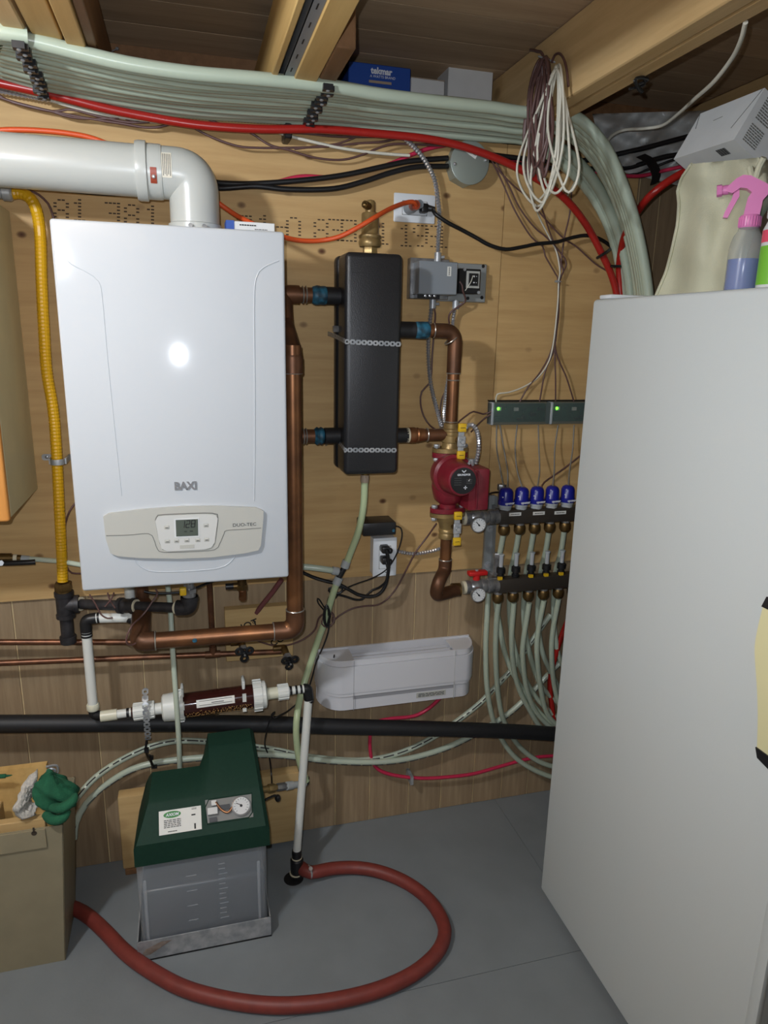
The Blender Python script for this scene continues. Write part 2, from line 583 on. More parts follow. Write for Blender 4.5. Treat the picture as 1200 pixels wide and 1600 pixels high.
    def perf(self, pts, wdir, width, pitch, hole, th, nrm):
        """perforated strap: scalloped links with a round hole each"""
        P = smooth_path(pts, pitch / 6) if len(pts) > 2 else smooth_path(pts, pitch / 6)
        L = [0.0]
        for i in range(1, len(P)):
            L.append(L[-1] + (P[i] - P[i - 1]).length)

        def at(s):
            s = max(0.0, min(L[-1], s))
            for i in range(1, len(P)):
                if L[i] >= s:
                    t = (s - L[i - 1]) / max(1e-9, L[i] - L[i - 1])
                    return P[i - 1].lerp(P[i], t)
            return P[-1]
        wd = Vector(wdir).normalized()
        nr = Vector(nrm).normalized() * th
        k = max(1, int(L[-1] / pitch))
        for c in range(k):
            s0 = c * pitch
            outer, inner = [], []
            N = 12
            for i in range(N):
                a = 2 * math.pi * i / N
                ca, sa = math.cos(a), math.sin(a)
                q = 1.0 / max(abs(ca), abs(sa))
                so, wo = ca * q * pitch / 2, sa * q * width / 2
                if abs(ca) * q > 0.99:
                    wo *= 0.62
                outer.append(at(s0 + pitch / 2 + so) + wd * wo)
                inner.append(at(s0 + pitch / 2 + ca * hole) + wd * (sa * hole))
            vs = outer + inner + [p + nr for p in outer] + [p + nr for p in inner]
            fs = []
            for i in range(N):
                j = (i + 1) % N
                fs.append((i, j, N + j, N + i))
                fs.append((2 * N + i, 3 * N + i, 3 * N + j, 2 * N + j))
                fs.append((i, 2 * N + i, 2 * N + j, j))
                fs.append((N + i, N + j, 3 * N + j, 3 * N + i))
            self.add(vs, fs)
        return self

    def hexnut(self, p0, p1, r):
        return self.lathe(p0, Vector(p1) - Vector(p0), [(0, r * 0.92), (0.12, r), (0.88, r), (1, r * 0.92)], 6, True, True)

    def grid(self, fn, nu, nv):
        vs = [fn(i / nu, j / nv) for j in range(nv + 1) for i in range(nu + 1)]
        fs = []
        for j in range(nv):
            for i in range(nu):
                a = j * (nu + 1) + i
                fs.append((a, a + 1, a + nu + 2, a + nu + 1))
        return self.add(vs, fs)

    def thick_grid(self, fn, nu, nv, th):
        """closed cloth-like sheet: fn surface and the same moved by th(u,v)"""
        k = len(self.v)
        n = (nu + 1) * (nv + 1)
        self.grid(fn, nu, nv)
        self.grid(lambda u, v: fn(u, v) + th(u, v), nu, nv)
        rim = [i for i in range(nu + 1)] + [(j + 1) * (nu + 1) - 1 for j in range(1, nu * 0 + nv + 1)] + \
              [nv * (nu + 1) + i for i in range(nu - 1, -1, -1)] + [j * (nu + 1) for j in range(nv - 1, 0, -1)]
        for i in range(len(rim)):
            a, b = rim[i], rim[(i + 1) % len(rim)]
            self.f.append((k + a, k + b, k + n + b, k + n + a))
        return self

    def mesh(self, name, origin, angle=40):
        me = bpy.data.meshes.new(name)
        o = Vector(origin)
        me.from_pydata([tuple(p - o) for p in self.v], [], self.f)
        me.validate()
        bm = bmesh.new()
        bm.from_mesh(me)
        bmesh.ops.recalc_face_normals(bm, faces=bm.faces)
        bm.to_mesh(me)
        bm.free()
        me.shade_smooth()
        me.set_sharp_from_angle(angle=math.radians(angle))
        return me


def link(name, me, m, loc, parent=None):
    o = bpy.data.objects.new(name, me)
    COL.objects.link(o)
    if m:
        me.materials.append(M[m])
    o.location = loc
    if parent:
        o.parent = parent
    return o


def world_loc(o):
    p = Vector((0, 0, 0))
    while o:
        p += o.location
        o = o.parent
    return p


def part(name, mb, m, parent, label=None, angle=40):
    """a part or sub-part; its mesh is given in world coordinates"""
    base = world_loc(parent)
    c = Vector([(min(v[i] for v in mb.v) + max(v[i] for v in mb.v)) / 2 for i in range(3)])
    o = link(name, mb.mesh(name, c, angle), m, c - base, parent)
    if label:
        o['label'] = label
    return o


def tag(o, label, cat, group=None):
    o['label'] = label
    o['category'] = cat
    if group:
        o['group'] = group
    return o


def thing(name, label, cat, loc, group=None):
    o = bpy.data.objects.new(name, None)
    o.empty_display_size = 0.05
    COL.objects.link(o)
    o.location = loc
    return tag(o, label, cat, group)


def single(name, mb, m, label, cat, group=None, angle=40):
    """a thing that is one mesh"""
    lo = Vector([min(v[i] for v in mb.v) for i in range(3)])
    hi = Vector([max(v[i] for v in mb.v) for i in range(3)])
    base = Vector(((lo.x + hi.x) / 2, (lo.y + hi.y) / 2, lo.z))
    return tag(link(name, mb.mesh(name, base, angle), m, base), label, cat, group)


def struct(name, mb, m):
    c = Vector([min(v[i] for v in mb.v) for i in range(3)])
    o = link(name, mb.mesh(name, c), m, c)
    o['kind'] = 'structure'
    return o


def text(s, size, m, parent, pos, xdir=(1, 0, 0), ydir=(0, 0, 1), name='lettering', align='CENTER', extrude=0.0003, bold=0.0, shear=0.0, sx=1.0):
    """flat printed lettering as a part of `parent`"""
    cu = bpy.data.curves.new('t', 'FONT')
    cu.body = s
    cu.size = size
    cu.align_x = align
    cu.align_y = 'CENTER'
    cu.extrude = extrude
    cu.offset = bold
    cu.shear = shear
    cu.resolution_u = 3
    ob = bpy.data.objects.new('t', cu)
    COL.objects.link(ob)
    dg = bpy.context.evaluated_depsgraph_get()
    me = bpy.data.meshes.new_from_object(ob.evaluated_get(dg))
    bpy.data.objects.remove(ob)
    bpy.data.curves.remove(cu)
    me.name = name
    me.materials.clear()
    X = Vector(xdir).normalized()
    Y = Vector(ydir)
    Y = (Y - X * Y.dot(X)).normalized()
    N = X.cross(Y)
    for v in me.vertices:
        v.co = X * (v.co.x * sx) + Y * v.co.y + N * v.co.z
    return link(name, me, m, Vector(pos) - world_loc(parent), parent)


def wire(name, pts, r, m, label, cat='wire', off=None, group=None, step=0.012, n=7, world=False):
    P = pts if world else WP(pts, off)
    return single(name, MB().tube(smooth_path(P, step), r, n), m, label, cat, group, 60)


def conduit(name, pts, r, label, off=None):
    return single(name, MB().corr(WP(pts, off), r, 0.17, 0.0075, 9), 'mc', label, 'conduit', None, 20)


def printed(parent, c, wd, ht, rows, m='dark_ink', xdir=(1, 0, 0), ydir=(0, 0, 1)):
    """illegible small print: rows of short word-length bars lying on a face"""
    X, Y = Vector(xdir).normalized(), Vector(ydir).normalized()
    N = X.cross(Y)
    R = Matrix((X, Y, N)).transposed()
    mb = MB()
    for j in range(rows):
        yy = ht / 2 - (j + .5) * ht / rows
        x = -wd / 2
        while x < wd / 2 - 1e-6:
            l = min(wd / 2 - x, wd * (.12 + .16 * random.random()))
            mb.cbox(Vector(c) + X * (x + l / 2) + Y * yy, (l * .82, ht / rows * .5, .0004), R)
            x += l
    return part('small_print', mb, m, parent)

# ================================================================== THE SETTING
JB, JT = 2.086, 2.249            # joist underside, subfloor underside
XL, XR, YF = -2.0, 1.64, -3.3

fl_ = struct('floor', MB().box(XL - .1, XR + .1, YF - .1, .2, -.06, -.006), 'ply_edge')
sx_, sy_ = F(800, 1290).x, F(640, 1547).y
for (x0, x1) in ((XL, sx_ - 2.4), (sx_ - 2.4, sx_), (sx_, XR)):
    for (y0, y1) in ((YF, sy_ - 1.22), (sy_ - 1.22, sy_), (sy_, .14)):
        part('floor_panel', MB().box(x0 + .0008, x1 - .0008, y0 + .0008, y1 - .0008, -.006, 0), 'floor', fl_)

wb = struct('wall_back', MB().box(XL, XR, .0150, .14, 0, 2.045), 'panel_back')
gx = [-.478, -.292, -.158, .045, .25, .401, .516, .651, .766, .884, .99, 1.09, 1.19, 1.30, 1.372, 1.47, 1.56]
gx = [XL, -1.86, -1.74, -1.6, -1.47, -1.36, -1.21, -1.1, -.97, -.84, -.72, -.6] + gx + [XR]
for a, b_ in zip(gx[:-1], gx[1:]):
    part('plank', MB().rbox(a + .0017, b_ - .0017, .0118, .0149, 0.001, 2.045, .0010, 1), 'panel', wb)
plyA = part('plywood_panel', MB().box(-1.56, .868, 0, .0115, .862, 2.074), 'ply', wb)
plyB = part('plywood_panel', MB().box(.870, 1.285, 0, .0115, .866, 2.074), 'ply', wb)
part('top_plate', MB().box(XL, XR, .0118, .14, 2.046, 2.075), 'brown_lumber', wb)
part('rim_board', MB().box(XL, XR, .135, .14, 2.0755, 2.248), 'brown_lumber', wb)

# rows of dots stamped on the plywood, digit shapes made of short dashes
def stamp(px, py, rows, parent, sx=7.0, sy=6.6, skew=0.055):
    mb = MB()
    for j, r in enumerate(rows):
        for i, ch in enumerate(r):
            if ch != ' ':
                x, y = px + i * sx, py + j * sy + i * sx * skew
                p = W(x, y)
                mb.box(p.x - .0036, p.x + .0036, -.0004, .0002, p.z - .0016, p.z + .0016)
    part('stamped_digit', mb, 'ink_stamp', parent)

D0 = [' ## ', '#  #', '#  #', '#  #', '#  #', '#  #', ' ## ']
D8 = [' ## ', '#  #', '#  #', ' ## ', '#  #', '#  #', ' ## ']
D3 = ['####', '   #', '   #', ' ###', '   #', '   #', '####']
D1 = [' # ', '## ', ' # ', ' # ', ' # ', ' # ', '###']
D9 = [' ###', '#  #', '#  #', ' ###', '   #', '   #', ' ## ']
DH = ['    ', '    ', '    ', '#####', '    ', '    ', '    ']
for px, py, d in ((86, 312, D8), (118, 312, D1), (166, 317, D3), (196, 320, D8), (232, 322, D1), (372, 337, D9),
                  (407, 337, D1), (421, 338, DH), (449, 340, D0), (492, 343, D8), (515, 343, D3), (536, 344, D3), (592, 349, D1),
                  (628, 352, D1), (647, 352, D9), (668, 353, D9), (684, 354, D1)):
    stamp(px, py, d, plyA, 6.4, 5.3)

struct('wall_right', MB().box(XR, XR + .1, YF, .2, 0, 2.3), 'panel_shaded')
struct('wall_left', MB().box(XL - .1, XL, YF, .2, 0, 2.3), 'wallpaint')
struct('wall_front', MB().box(XL - .1, XR + .1, YF - .1, YF, 0, 2.3), 'wallpaint')

ce = struct('ceiling', MB().box(XL - .1, XR + .1, YF - .1, .24, JT + .02, JT + .06), 'subfloor')
y = .14
k = 0
while y > YF:
    h = .135 + .02 * random.random()
    part('plank', MB().box(XL, XR, max(YF, y - h + .002), y, JT, JT + .019), 'subfloor', ce)
    y -= h
for x0, x1 in ((-.292, -.254), (.848, .886), (.890, .928), (1.50, 1.54), (-.9, -.862), (-1.5, -1.462)):
    part('joist', MB().rbox(x0, x1, YF, .134, JB, JT - .0005, .003, 1), 'joist', ce)
part('joist', MB().rbox(.297, .335, -.475, .134, JB, JT - .0005, .003, 1), 'brown_lumber', ce)
part('blocking', MB().rbox(.930, 1.05, -.0, .06, 2.076, JT - .0005, .003, 1), 'joist', ce)

# lumber offcuts and trim stored against the joists
def stick(name, x0, x1, z0, z1, y0, m, label, y1=.13, cat='lumber'):
    return single(name, MB().rbox(x0, x1, y0, y1, z0, z1, .002, 1), m, label, cat)

stick('lumber_strip', -.248, -.197, 2.088, 2.125, -1.4, 'lumber', 'smooth pale board under the ceiling between the brown joist and the bark-edged strip', .13)
stick('lumber_strip', -.190, -.157, 2.080, 2.118, -1.4, 'lumber', 'yellow board with a rough bark edge under the ceiling at upper left', .13)
stick('lumber_strip', -.155, -.137, 2.086, 2.20, -1.4, 'brown_lumber', 'narrow dark weathered board right of the yellow ceiling boards', .13)
stick('lumber_strip', .243, .291, 2.078, 2.118, -1.2, 'lumber', 'pale yellow square lumber strip between metal track and brown joist', .13)
stick('lumber_strip', .196, .209, 2.080, 2.20, -1.2, 'lumber', 'thin pale wood strip left of the grey metal track at the ceiling', .13)
tr = MB().box(.2215, .2425, -1.2, .13, 2.083, 2.0845).box(.2215, .223, -1.2, .13, 2.083, 2.118).box(.2095, .2215, -1.2, .13, 2.116, 2.1175)
tk = thing('metal_track', 'grey steel angle track with slots stored beside ceiling lumber', 'metal track', (.225, -.5, 2.083))
part('profile', tr, 'grey_steel', tk)
for i in range(16):
    part('slot', MB().box(.231, .2335, -1.1 + i * .075, -1.078 + i * .075, 2.0826, 2.0831), 'black_ink', tk)
single('nail', MB().cyl(F(163, 86, 2.19), F(183, 76, 2.22), .0016, n=8).cyl(F(182.5, 76.2, 2.2195), F(184, 75.6, 2.222), .0035, n=8), 'galv', 'long nail sticking out beside the left ceiling boards', 'nail')

# ================================================================== BOILER
BX0, BX1, BY, BZ0, BZ1 = -.243, .2095, -.37, 1.007, 1.770
bo = thing('wall_boiler', 'large white wall-hung boiler with grey control panel and display', 'boiler', (-.017, -.19, BZ0))
part('casing', MB().rbox(BX0 + .006, BX1 - .006, BY + .02, -.02, BZ0 + .008, BZ1 - .004, .006, 2), 'boiler_side', bo)
part('front_cover', MB().rbox(BX0, BX1, BY, BY + .06, BZ0, BZ1, .006, 3), 'boiler', bo)
part('wall_bracket', MB().box(BX0 + .06, BX1 - .06, -.021, -.0005, BZ1 - .16, BZ1 - .06), 'galv', bo)

def BP(px, py, d=0.0):           # point on the boiler's front
    return W(px, py, -BY + d)

def ridge(pts, name, wdt=.0016):
    P = smooth_path([BP(*p) for p in pts], .01)
    part(name, MB().tube(P, wdt, 6), 'boiler_line', bo)

ridge([(397, 783), (398, 700), (398, 600), (397, 480), (400, 435), (412, 418), (436, 407)], 'pressed_line')
ridge([(190, 775), (180, 680), (168, 560), (160, 470), (154, 440), (135, 425), (110, 412), (96, 395)], 'pressed_line', .0010)
ridge([(208, 868), (214, 880), (228, 890), (250, 893.5), (300, 892), (340, 888), (358, 880), (368, 868)], 'pressed_line')

# control panel: a lens-shaped plate
top = [(162, 806), (170, 801), (220, 795), (285, 790), (340, 789.5), (400, 792), (411, 797)]
bot = [(411, 808), (407, 850), (403, 858), (380, 863), (330, 869), (280, 871), (220, 870), (184, 867), (173, 862), (166, 840)]
cp = part('control_panel', MB().prism([BP(*p) + V(0, .004, 0) for p in top + bot], (0, -.014, 0)), 'ctrl', bo, 'warm grey curved control panel')

def seam(pts, par, m='ctrl_line', d=.0102, wd=.0009):
    return part('seam_line', MB().tube(smooth_path([BP(p[0], p[1], d) for p in pts], .008), wd, 5), m, par)

seam([(166, 837), (200, 836), (232, 834), (240, 842), (246, 858), (256, 863), (300, 862), (335, 859), (343, 850), (350, 834), (354, 829), (380, 827), (408, 825)], cp)
fpts = [(243, 812), (246, 806), (255, 804), (320, 801.5), (336, 803), (340, 808), (335, 845), (330, 853), (320, 856), (262, 859), (253, 855), (248, 840)]
cf = part('control_face', MB().prism([BP(*p) + V(0, -.008, 0) for p in fpts], (0, -.005, 0)), 'ctrl_white', cp)
seam(fpts + fpts[:1], cp, 'ctrl_line', .0104, .0013)
part('display_frame', MB().prism([BP(*p) + V(0, -.0125, 0) for p in ((272, 808.5), (311, 806.5), (311.5, 836.5), (273, 837.5))], (0, -.0015, 0)), 'carton_white', cf)
lc = part('display', MB().prism([BP(*p) + V(0, -.0138, 0) for p in ((274.5, 810), (309, 808.5), (309.5, 834), (275.5, 835.5))], (0, -.0012, 0)), 'lcd', cf)
SEG = {'1': 'bc', '2': 'abged', '8': 'abcdefg'}
dz = .0075
for i, ch in enumerate('128'):
    c = BP(285.5 + i * 8.2, 819.5 - i * .6, .0151)
    mb = MB()
    hw, hh, t = .0038, .0078, .0009
    for s in SEG[ch]:
        q = {'a': (-hw, hw, hh - t, hh + t), 'g': (-hw, hw, -t, t), 'd': (-hw, hw, -hh - t, -hh + t),
             'b': (hw - t, hw + t, 0, hh), 'c': (hw - t, hw + t, -hh, 0), 'f': (-hw - t, -hw + t, 0, hh), 'e': (-hw - t, -hw + t, -hh, 0)}[s]
        mb.box(c.x + q[0], c.x + q[1], c.y - .0002, c.y + .0002, c.z + q[2], c.z + q[3])
    for j, v in enumerate(mb.v):
        v.x += (v.z - c.z) * .12
    part('digit', mb, 'black_ink', lc)
printed(lc, BP(290, 830.5, .0151), .006, .0035, 2, 'black_ink'); printed(lc, BP(299, 830, .0151), .007, .0035, 2, 'black_ink')
for px, py, s in ((260.5, 824, 'ESC'), (322, 821, 'OK'), (261.5, 846, 'R-'), (276, 845.3, 'R+'), (292, 844.5, 'MOD'), (309, 844, 'C-'), (323, 843.3, 'C+')):
    c = BP(px, py, .0128)
    bt = part('button', MB().rbox(c.x - .0056, c.x + .0056, c.y - .0012, c.y + .001, c.z - .0043, c.z + .0043, .0015, 2), 'ctrl', cf)
    printed(bt, c + V(0, -.0014, -.0006), .0062, .0028, 2)
c = BP(292.5, 854, .0128)
part('label_strip', MB().box(c.x - .0155, c.x + .0155, c.y - .0008, c.y + .001, c.z - .0042, c.z + .0042), 'ctrl', cf)
text('DUO-TEC', .0105, 'dark_ink', cp, BP(382, 820, .0104), (1, 0, .004), sx=1.15)
text('BAXI', .0235, 'badge', bo, BP(290, 759.5, .0012), extrude=.0016, bold=.0009, sx=.94, name='badge_lettering')

# small carton lying on top of the boiler
c0 = W(356, 358, .28)
bt = thing('small_carton', 'small blue and white carton lying on top of the boiler', 'box', (c0.x + .045, -.26, BZ1 - .003))
part('sleeve', MB().rbox(c0.x, c0.x + .10, -.29, -.235, BZ1 - .003, BZ1 + .026, .001, 1), 'carton_white', bt)
part('end_panel', MB().box(c0.x - .004, c0.x + .013, -.2915, -.2335, BZ1 - .003, BZ1 + .027), 'carton_blue', bt)
printed(bt, V(c0.x + .042, -.2904, BZ1 + .019), .036, .005, 1, 'black_ink')
printed(bt, V(c0.x + .070, -.2904, BZ1 + .010), .028, .006, 2)

# ------------------------------------------------------------------ flue vent
vz = 1.898
ex = .033
vt = thing('exhaust_vent', 'thick white plastic exhaust vent pipe elbowing up from the boiler', 'vent pipe', (ex, -.2, BZ1))
part('pipe', MB().cyl((-1.6, -.2, vz + .006), (-.072, -.2, vz), .0525, n=32), 'white_pp', vt)
part('coupling', MB().lathe((-.086, -.2, vz), (1, 0, 0), [(0, .0535), (.0, .0585), (.006, .0605), (.022, .0605), (.024, .056), (.050, .056)], 32), 'white_pp', vt)
el = fillet([(-.045, -.2, vz), (ex, -.2, vz), (ex, -.2, BZ1 + .012)], .075, 14)
part('elbow', MB().tube(el, .0535, 32), 'white_pp', vt)
part('elbow_rim', MB().lathe((-.038, -.2, vz), (1, 0, 0), [(0, .054), (0, .0555), (.005, .0555), (.006, .054)], 32), 'white_pp', vt)
fg = part('flange', MB().lathe((ex, -.2, BZ1 - .004), (0, 0, 1), [(0, .064), (.012, .064), (.016, .058), (.028, .058), (.03, .054)], 32), 'white_pp', vt)
for a in (-1.3, -1.75):
    part('screw', MB().cyl((ex + .060 * math.cos(a), -.2 + .060 * math.sin(a), BZ1 + .014), (ex + .066 * math.cos(a), -.2 + .066 * math.sin(a), BZ1 + .016), .005, n=8), 'galv', fg)
def on_cyl(cx, cz, r, a0, a1, x0, x1, n=6):
    mb = MB()
    for i in range(n):
        b0, b1 = a0 + (a1 - a0) * i / n, a0 + (a1 - a0) * (i + 1) / n
        ps = []
        for rr in (r, r + .0008):
            for b in (b0, b1):
                for x in (x0, x1):
                    ps.append((x, -.2 - rr * math.cos(b), cz + rr * math.sin(b)))
        mb.add(ps, [(0, 1, 3, 2), (4, 6, 7, 5), (0, 4, 5, 1), (2, 3, 7, 6), (0, 2, 6, 4), (1, 5, 7, 3)])
    return mb
rs = part('warning_sticker', on_cyl(0, vz, .0562, -.58, -.02, -.056, -.043), 'red_sticker', vt, 'small red sticker with a screw through it')
part('screw', MB().lathe((-.0495, -.2 - .050, vz - .018), (0, -1, -.2), [(0, .004), (.006, .004), (.008, .002)], 8), 'galv', rs)
st = part('paper_label', on_cyl(0, vz, .0537, -.35, .62, -.032, -.012), 'sticker_cream', vt)
for i in range(5):
    part('print_line', on_cyl(0, vz, .0542, -.28 + .05 * (i % 2), .55, -.030 + i * .0036, -.0288 + i * .0036), 'dark_ink', st)

# ================================================================== GAS LINE
gas = thing('gas_tubing', 'yellow corrugated flexible gas tubing running down beside the boiler', 'gas line', W(97, 910, .07))
gp = WP([(12, 303, .058), (32, 302, .060), (48, 311, .065), (58, 333, .068), (63, 370, .07), (65, 440, .07), (69, 520, .07), (73, 580, .07), (83, 640, .07), (88, 700, .07), (92, 780, .07), (96, 860, .07), (98, 908, .07)])
part('tubing', MB().corr(gp, .0130, .035, .0085, 14), 'yellow_hose', gas, angle=20)
gt = W(99, 918, .07)
part('brass_nut', MB().hexnut(gt + V(0, 0, .014), gt + V(0, 0, -.008), .0225).cyl(gt + V(0, 0, -.006), gt + V(0, 0, -.028), .019), 'dark_brass', gas)
p0, p1 = gp[0], gp[1]
d_ = V(-1, 0, 0)
part('end_fitting', MB().lathe(p1 + d_ * .016, d_, [(0, .015), (.004, .019), (.02, .019), (.022, .015), (.034, .015), (.036, .02), (.05, .02), (.052, .013), (1.3, .013)], 14), 'galv', gas)
cl = W(90, 721, .07)
cm = thing('pipe_strap', 'galvanised two-hole strap holding the yellow gas tubing', 'strap', (cl.x, -.05, cl.z))
part('band', MB().strip([(cl.x + .0165 * math.cos(a), cl.y + .0165 * math.sin(a) * 1.0, cl.z) for a in [math.pi * 1.0 + math.pi * i / 10 for i in range(11)]], (0, 0, 1), .014, .0015, (0, -1, 0))
     .box(cl.x - .020, cl.x - .0155, -.07, -.0, cl.z - .007, cl.z + .007).box(cl.x + .0155, cl.x + .02, -.07, 0, cl.z - .007, cl.z + .007), 'galv', cm)
for s in (-1, 1):
    t = part('tab', MB().rbox(cl.x + s * .033 - .015, cl.x + s * .033 + .015, -.0025, -.0003, cl.z - .008, cl.z + .008, .006, 3, 1), 'galv', cm)
    part('screw', MB().lathe((cl.x + s * .036, -.0015, cl.z), (0, -1, 0), [(0, .005), (.002, .0045), (.003, .002)], 8), 'nickel', t)

go = .07
ir = thing('iron_gas_pipe', 'black iron gas pipe with tees and drip leg under the boiler', 'gas pipe', W(106, 1000, go))
ta, tb = W(102, 932, go), W(106, 996, go)
ta.x = tb.x = gt.x
te = W(106, 945, go).z
part('tee', MB().cyl((gt.x, -go, ta.z + .012), (gt.x, -go, te - .030), .0215).lathe((gt.x, -go, ta.z + .014), (0, 0, -1), [(0, .024), (.012, .024), (.013, .0215)], 14).lathe((gt.x, -go, te - .034), (0, 0, 1), [(0, .024), (.010, .024), (.011, .0215)], 14).cyl((gt.x, -go, te), (gt.x + .034, -go, te), .0215).lathe((gt.x + .034, -go, te), (-1, 0, 0), [(0, .0245), (.011, .0245), (.012, .021)], 14), 'iron', ir)
part('drip_leg', MB().cyl((gt.x, -go, te - .03), (gt.x, -go, tb.z - .005), .0165), 'iron', ir)
part('drip_cap', MB().lathe((gt.x, -go, tb.z - .018), (0, 0, 1), [(0, .012), (.003, .0195), (.018, .021), (.022, .021), (.023, .0165)], 14), 'iron', ir)
y1_ = -.20
A1 = V(gt.x + .034, -go, te)
A2 = W(186, 951, .10); A3 = W(272, 955, .13)
Bx = W(289, 950, .235)
A2 = A1.lerp(Bx, .47); 
part('thread_tape', MB().cyl(A1, A1 + (Bx - A1).normalized() * .006, .0185), 'whitetape', ir)
part('nipple', MB().cyl(A1, A2, .0135), 'iron', ir)
dd = (Bx - A1).normalized()
part('union', MB().cyl(A2 - dd * .022, A2 + dd * .022, .0185).lathe(A2 - dd * .024, dd, [(0, .021), (.010, .021), (.011, .018)], 14).lathe(A2 + dd * .024, -dd, [(0, .021), (.010, .021), (.011, .018)], 14), 'iron', ir)
part('thread_tape', MB().cyl(A2 + dd * .024, A2 + dd * .028, .0175), 'whitetape', ir)
part('nipple', MB().cyl(A2, Bx, .0125), 'iron', ir)
part('thread_tape', MB().cyl(Bx - dd * .026, Bx - dd * .021, .0165), 'whitetape', ir)
Bt = V(Bx.x + .012, Bx.y, Bx.z + .03)
part('elbow', MB().tube(fillet([Bx - dd * .022, V(Bt.x, Bx.y, Bx.z), Bt], .018, 8), .0195, 14).cyl(Bt + V(0, 0, -.012), Bt, .022), 'iron', ir)
gv = thing('gas_valve', 'brass gas valve with yellow handle under the boiler right side', 'valve', Bt)
part('valve_body', MB().cyl(Bt, Bt + V(0, 0, .012), .0165).hexnut(Bt + V(0, 0, .010), Bt + V(0, 0, .022), .019).cyl(Bt + V(0, 0, .02), V(Bt.x, Bt.y, BZ0 + .012), .013), 'nickel', gv)
part('handle', MB().rbox(Bt.x - .022, Bt.x - .006, Bt.y - .028, Bt.y - .014, Bt.z + .012, Bt.z + .032, .003, 2), 'yellow', gv)

# ================================================================== CONDENSATE LINE
co = .12
pv = thing('condensate_pipe', 'white plastic condensate drain pipe with black elbow below the boiler', 'drain pipe', W(150, 1115, co))
E0 = W(131, 972, co); E1 = W(150, 1105, co); E1.x = E0.x = W(137, 1010, co).x
S0 = W(196, 960, co)
S0.z = E0.z + .003
part('drop_pipe', MB().cyl(E0 + V(0, 0, -.02), E1, .0125, n=18), 'white_pvc', pv)
part('elbow', MB().tube(fillet([E0 + V(0, 0, -.026), E0 + V(0, 0, .006), E0 + V(.026, 0, .008)], .016, 8), .0145, 14), 'black_plastic', pv)
for h in (.016, .028, .036):
    part('black_band', MB().cyl(E0 + V(0, 0, -h), E0 + V(0, 0, -h - .0045), .0142, n=16), 'black_plastic', pv)
part('cross_pipe', MB().cyl(E0 + V(.02, 0, .008), S0, .0125, n=18), 'white_pvc', pv)
part('black_band', MB().cyl(E0 + V(.029, 0, .008), E0 + V(.034, 0, .0083), .0142, n=16), 'black_plastic', pv)
part('trap_cup', MB().tube(fillet([S0 + V(-.005, 0, 0), S0 + V(.014, 0, 0), S0 + V(.014, 0, .10)], .012), .0128, 16), 'white_pvc', pv)
part('rubber_boot', MB().sphere(S0 + V(.016, 0, -.004), (.02, .017, .012)), 'black_plastic', pv)
part('bottom_cap', MB().lathe(E1 + V(0, 0, .012), (0, 0, -1), [(0, .0145), (.004, .0165), (.016, .0165), (.018, .015)], 16), 'clear_cap', pv)
N0 = W(150, 1119, co)
lowelb = [E1, V(E1.x, -co, W(150, 1117, co).z), W(172, 1118, .14)]
part('bottom_elbow', MB().tube(fillet(lowelb, .018), .0125, 14), 'black_plastic', pv)

# neutraliser canister lies along X, slightly rising to the right
no = .14
nA, nB = W(168, 1118, no), W(478, 1076, no)
nd = (nB - nA).normalized()
Lc = (nB - nA).length
def along(px):
    t = (px - 168) / 310.0
    return nA.lerp(nB, t)
nu = thing('condensate_neutralizer', 'clear amber canister with white end caps full of neutralizing media', 'canister', along(330) + V(0, 0, -.045))
def sleeve(a, b, r, m, name, n=20, prof=None):
    return part(name, MB().cyl(along(a), along(b), r, n=n), m, nu)
sleeve(158, 182, .0145, 'clear_cap', 'inlet_cap')
sleeve(182, 206, .0115, 'white_pvc', 'pipe_stub')
sleeve(196, 200, .013, 'black_plastic', 'black_band')
sleeve(203, 210, .0135, 'media_body', 'primer_band')
def ribbed(a, b, r, name, n=10):
    P0, P1 = along(a), along(b)
    mb = MB().cyl(P0, P1, r, n=24)
    x, y = frame_of(nd)
    for i in range(n):
        t = 2 * math.pi * i / n
        e = x * math.cos(t) + y * math.sin(t)
        f_ = nd.cross(e)
        c = P0.lerp(P1, .5) + e * r
        R = Matrix((nd, e, f_)).transposed()
        mb.cbox(c, ((P1 - P0).length * .96, .004, .006), R)
    return part(name, mb, 'white_pvc', nu)
ribbed(206, 238, .0215, 'union_nut')
sleeve(238, 252, .0155, 'white_pvc', 'pipe_stub')
part('end_cap', MB().lathe(along(249), nd, [(0, .030), (.004, .036), (.030, .038), (.034, .038)], 28), 'white_pvc', nu)
ribbed(268, 282, .0415, 'cap_nut', 12)
cb = sleeve(282, 392, .0325, 'media_body', 'canister_body', 32)
# media beads seen through the amber wall, below the middle
mbd = MB()
x_, y_ = frame_of(nd)
random.seed(3)
for i in range(230):
    t = 284 + 106 * random.random()
    a = -1.15 + 1.0 * random.random()
    e = V(0, -math.cos(a), math.sin(a))
    e = (e - nd * e.dot(nd)).normalized()
    mbd.sphere(along(t) + e * .0322, .0011 + .0008 * random.random(), 6, 4)
bd = part('media_beads', mbd, 'media', cb)
bd['kind'] = 'stuff'
def on_can(t0, t1, a0, a1, r, m, name, par):
    mb = MB()
    P = []
    for a in [a0 + (a1 - a0) * i / 6 for i in range(7)]:
        e = V(0, -math.cos(a), math.sin(a)); e = (e - nd * e.dot(nd)).normalized()
        P.append((along(t0) + e * r, along(t1) + e * r, along(t1) + e * (r + .0008), along(t0) + e * (r + .0008)))
    for i in range(6):
        mb.add(list(P[i]) + list(P[i + 1]), [(0, 1, 2, 3), (7, 6, 5, 4), (0, 4, 5, 1), (1, 5, 6, 2), (2, 6, 7, 3), (3, 7, 4, 0)])
    return part(name, mb, m, par)
lb = on_can(302, 361, .12, .75, .0326, 'sticker', 'paper_label', cb)
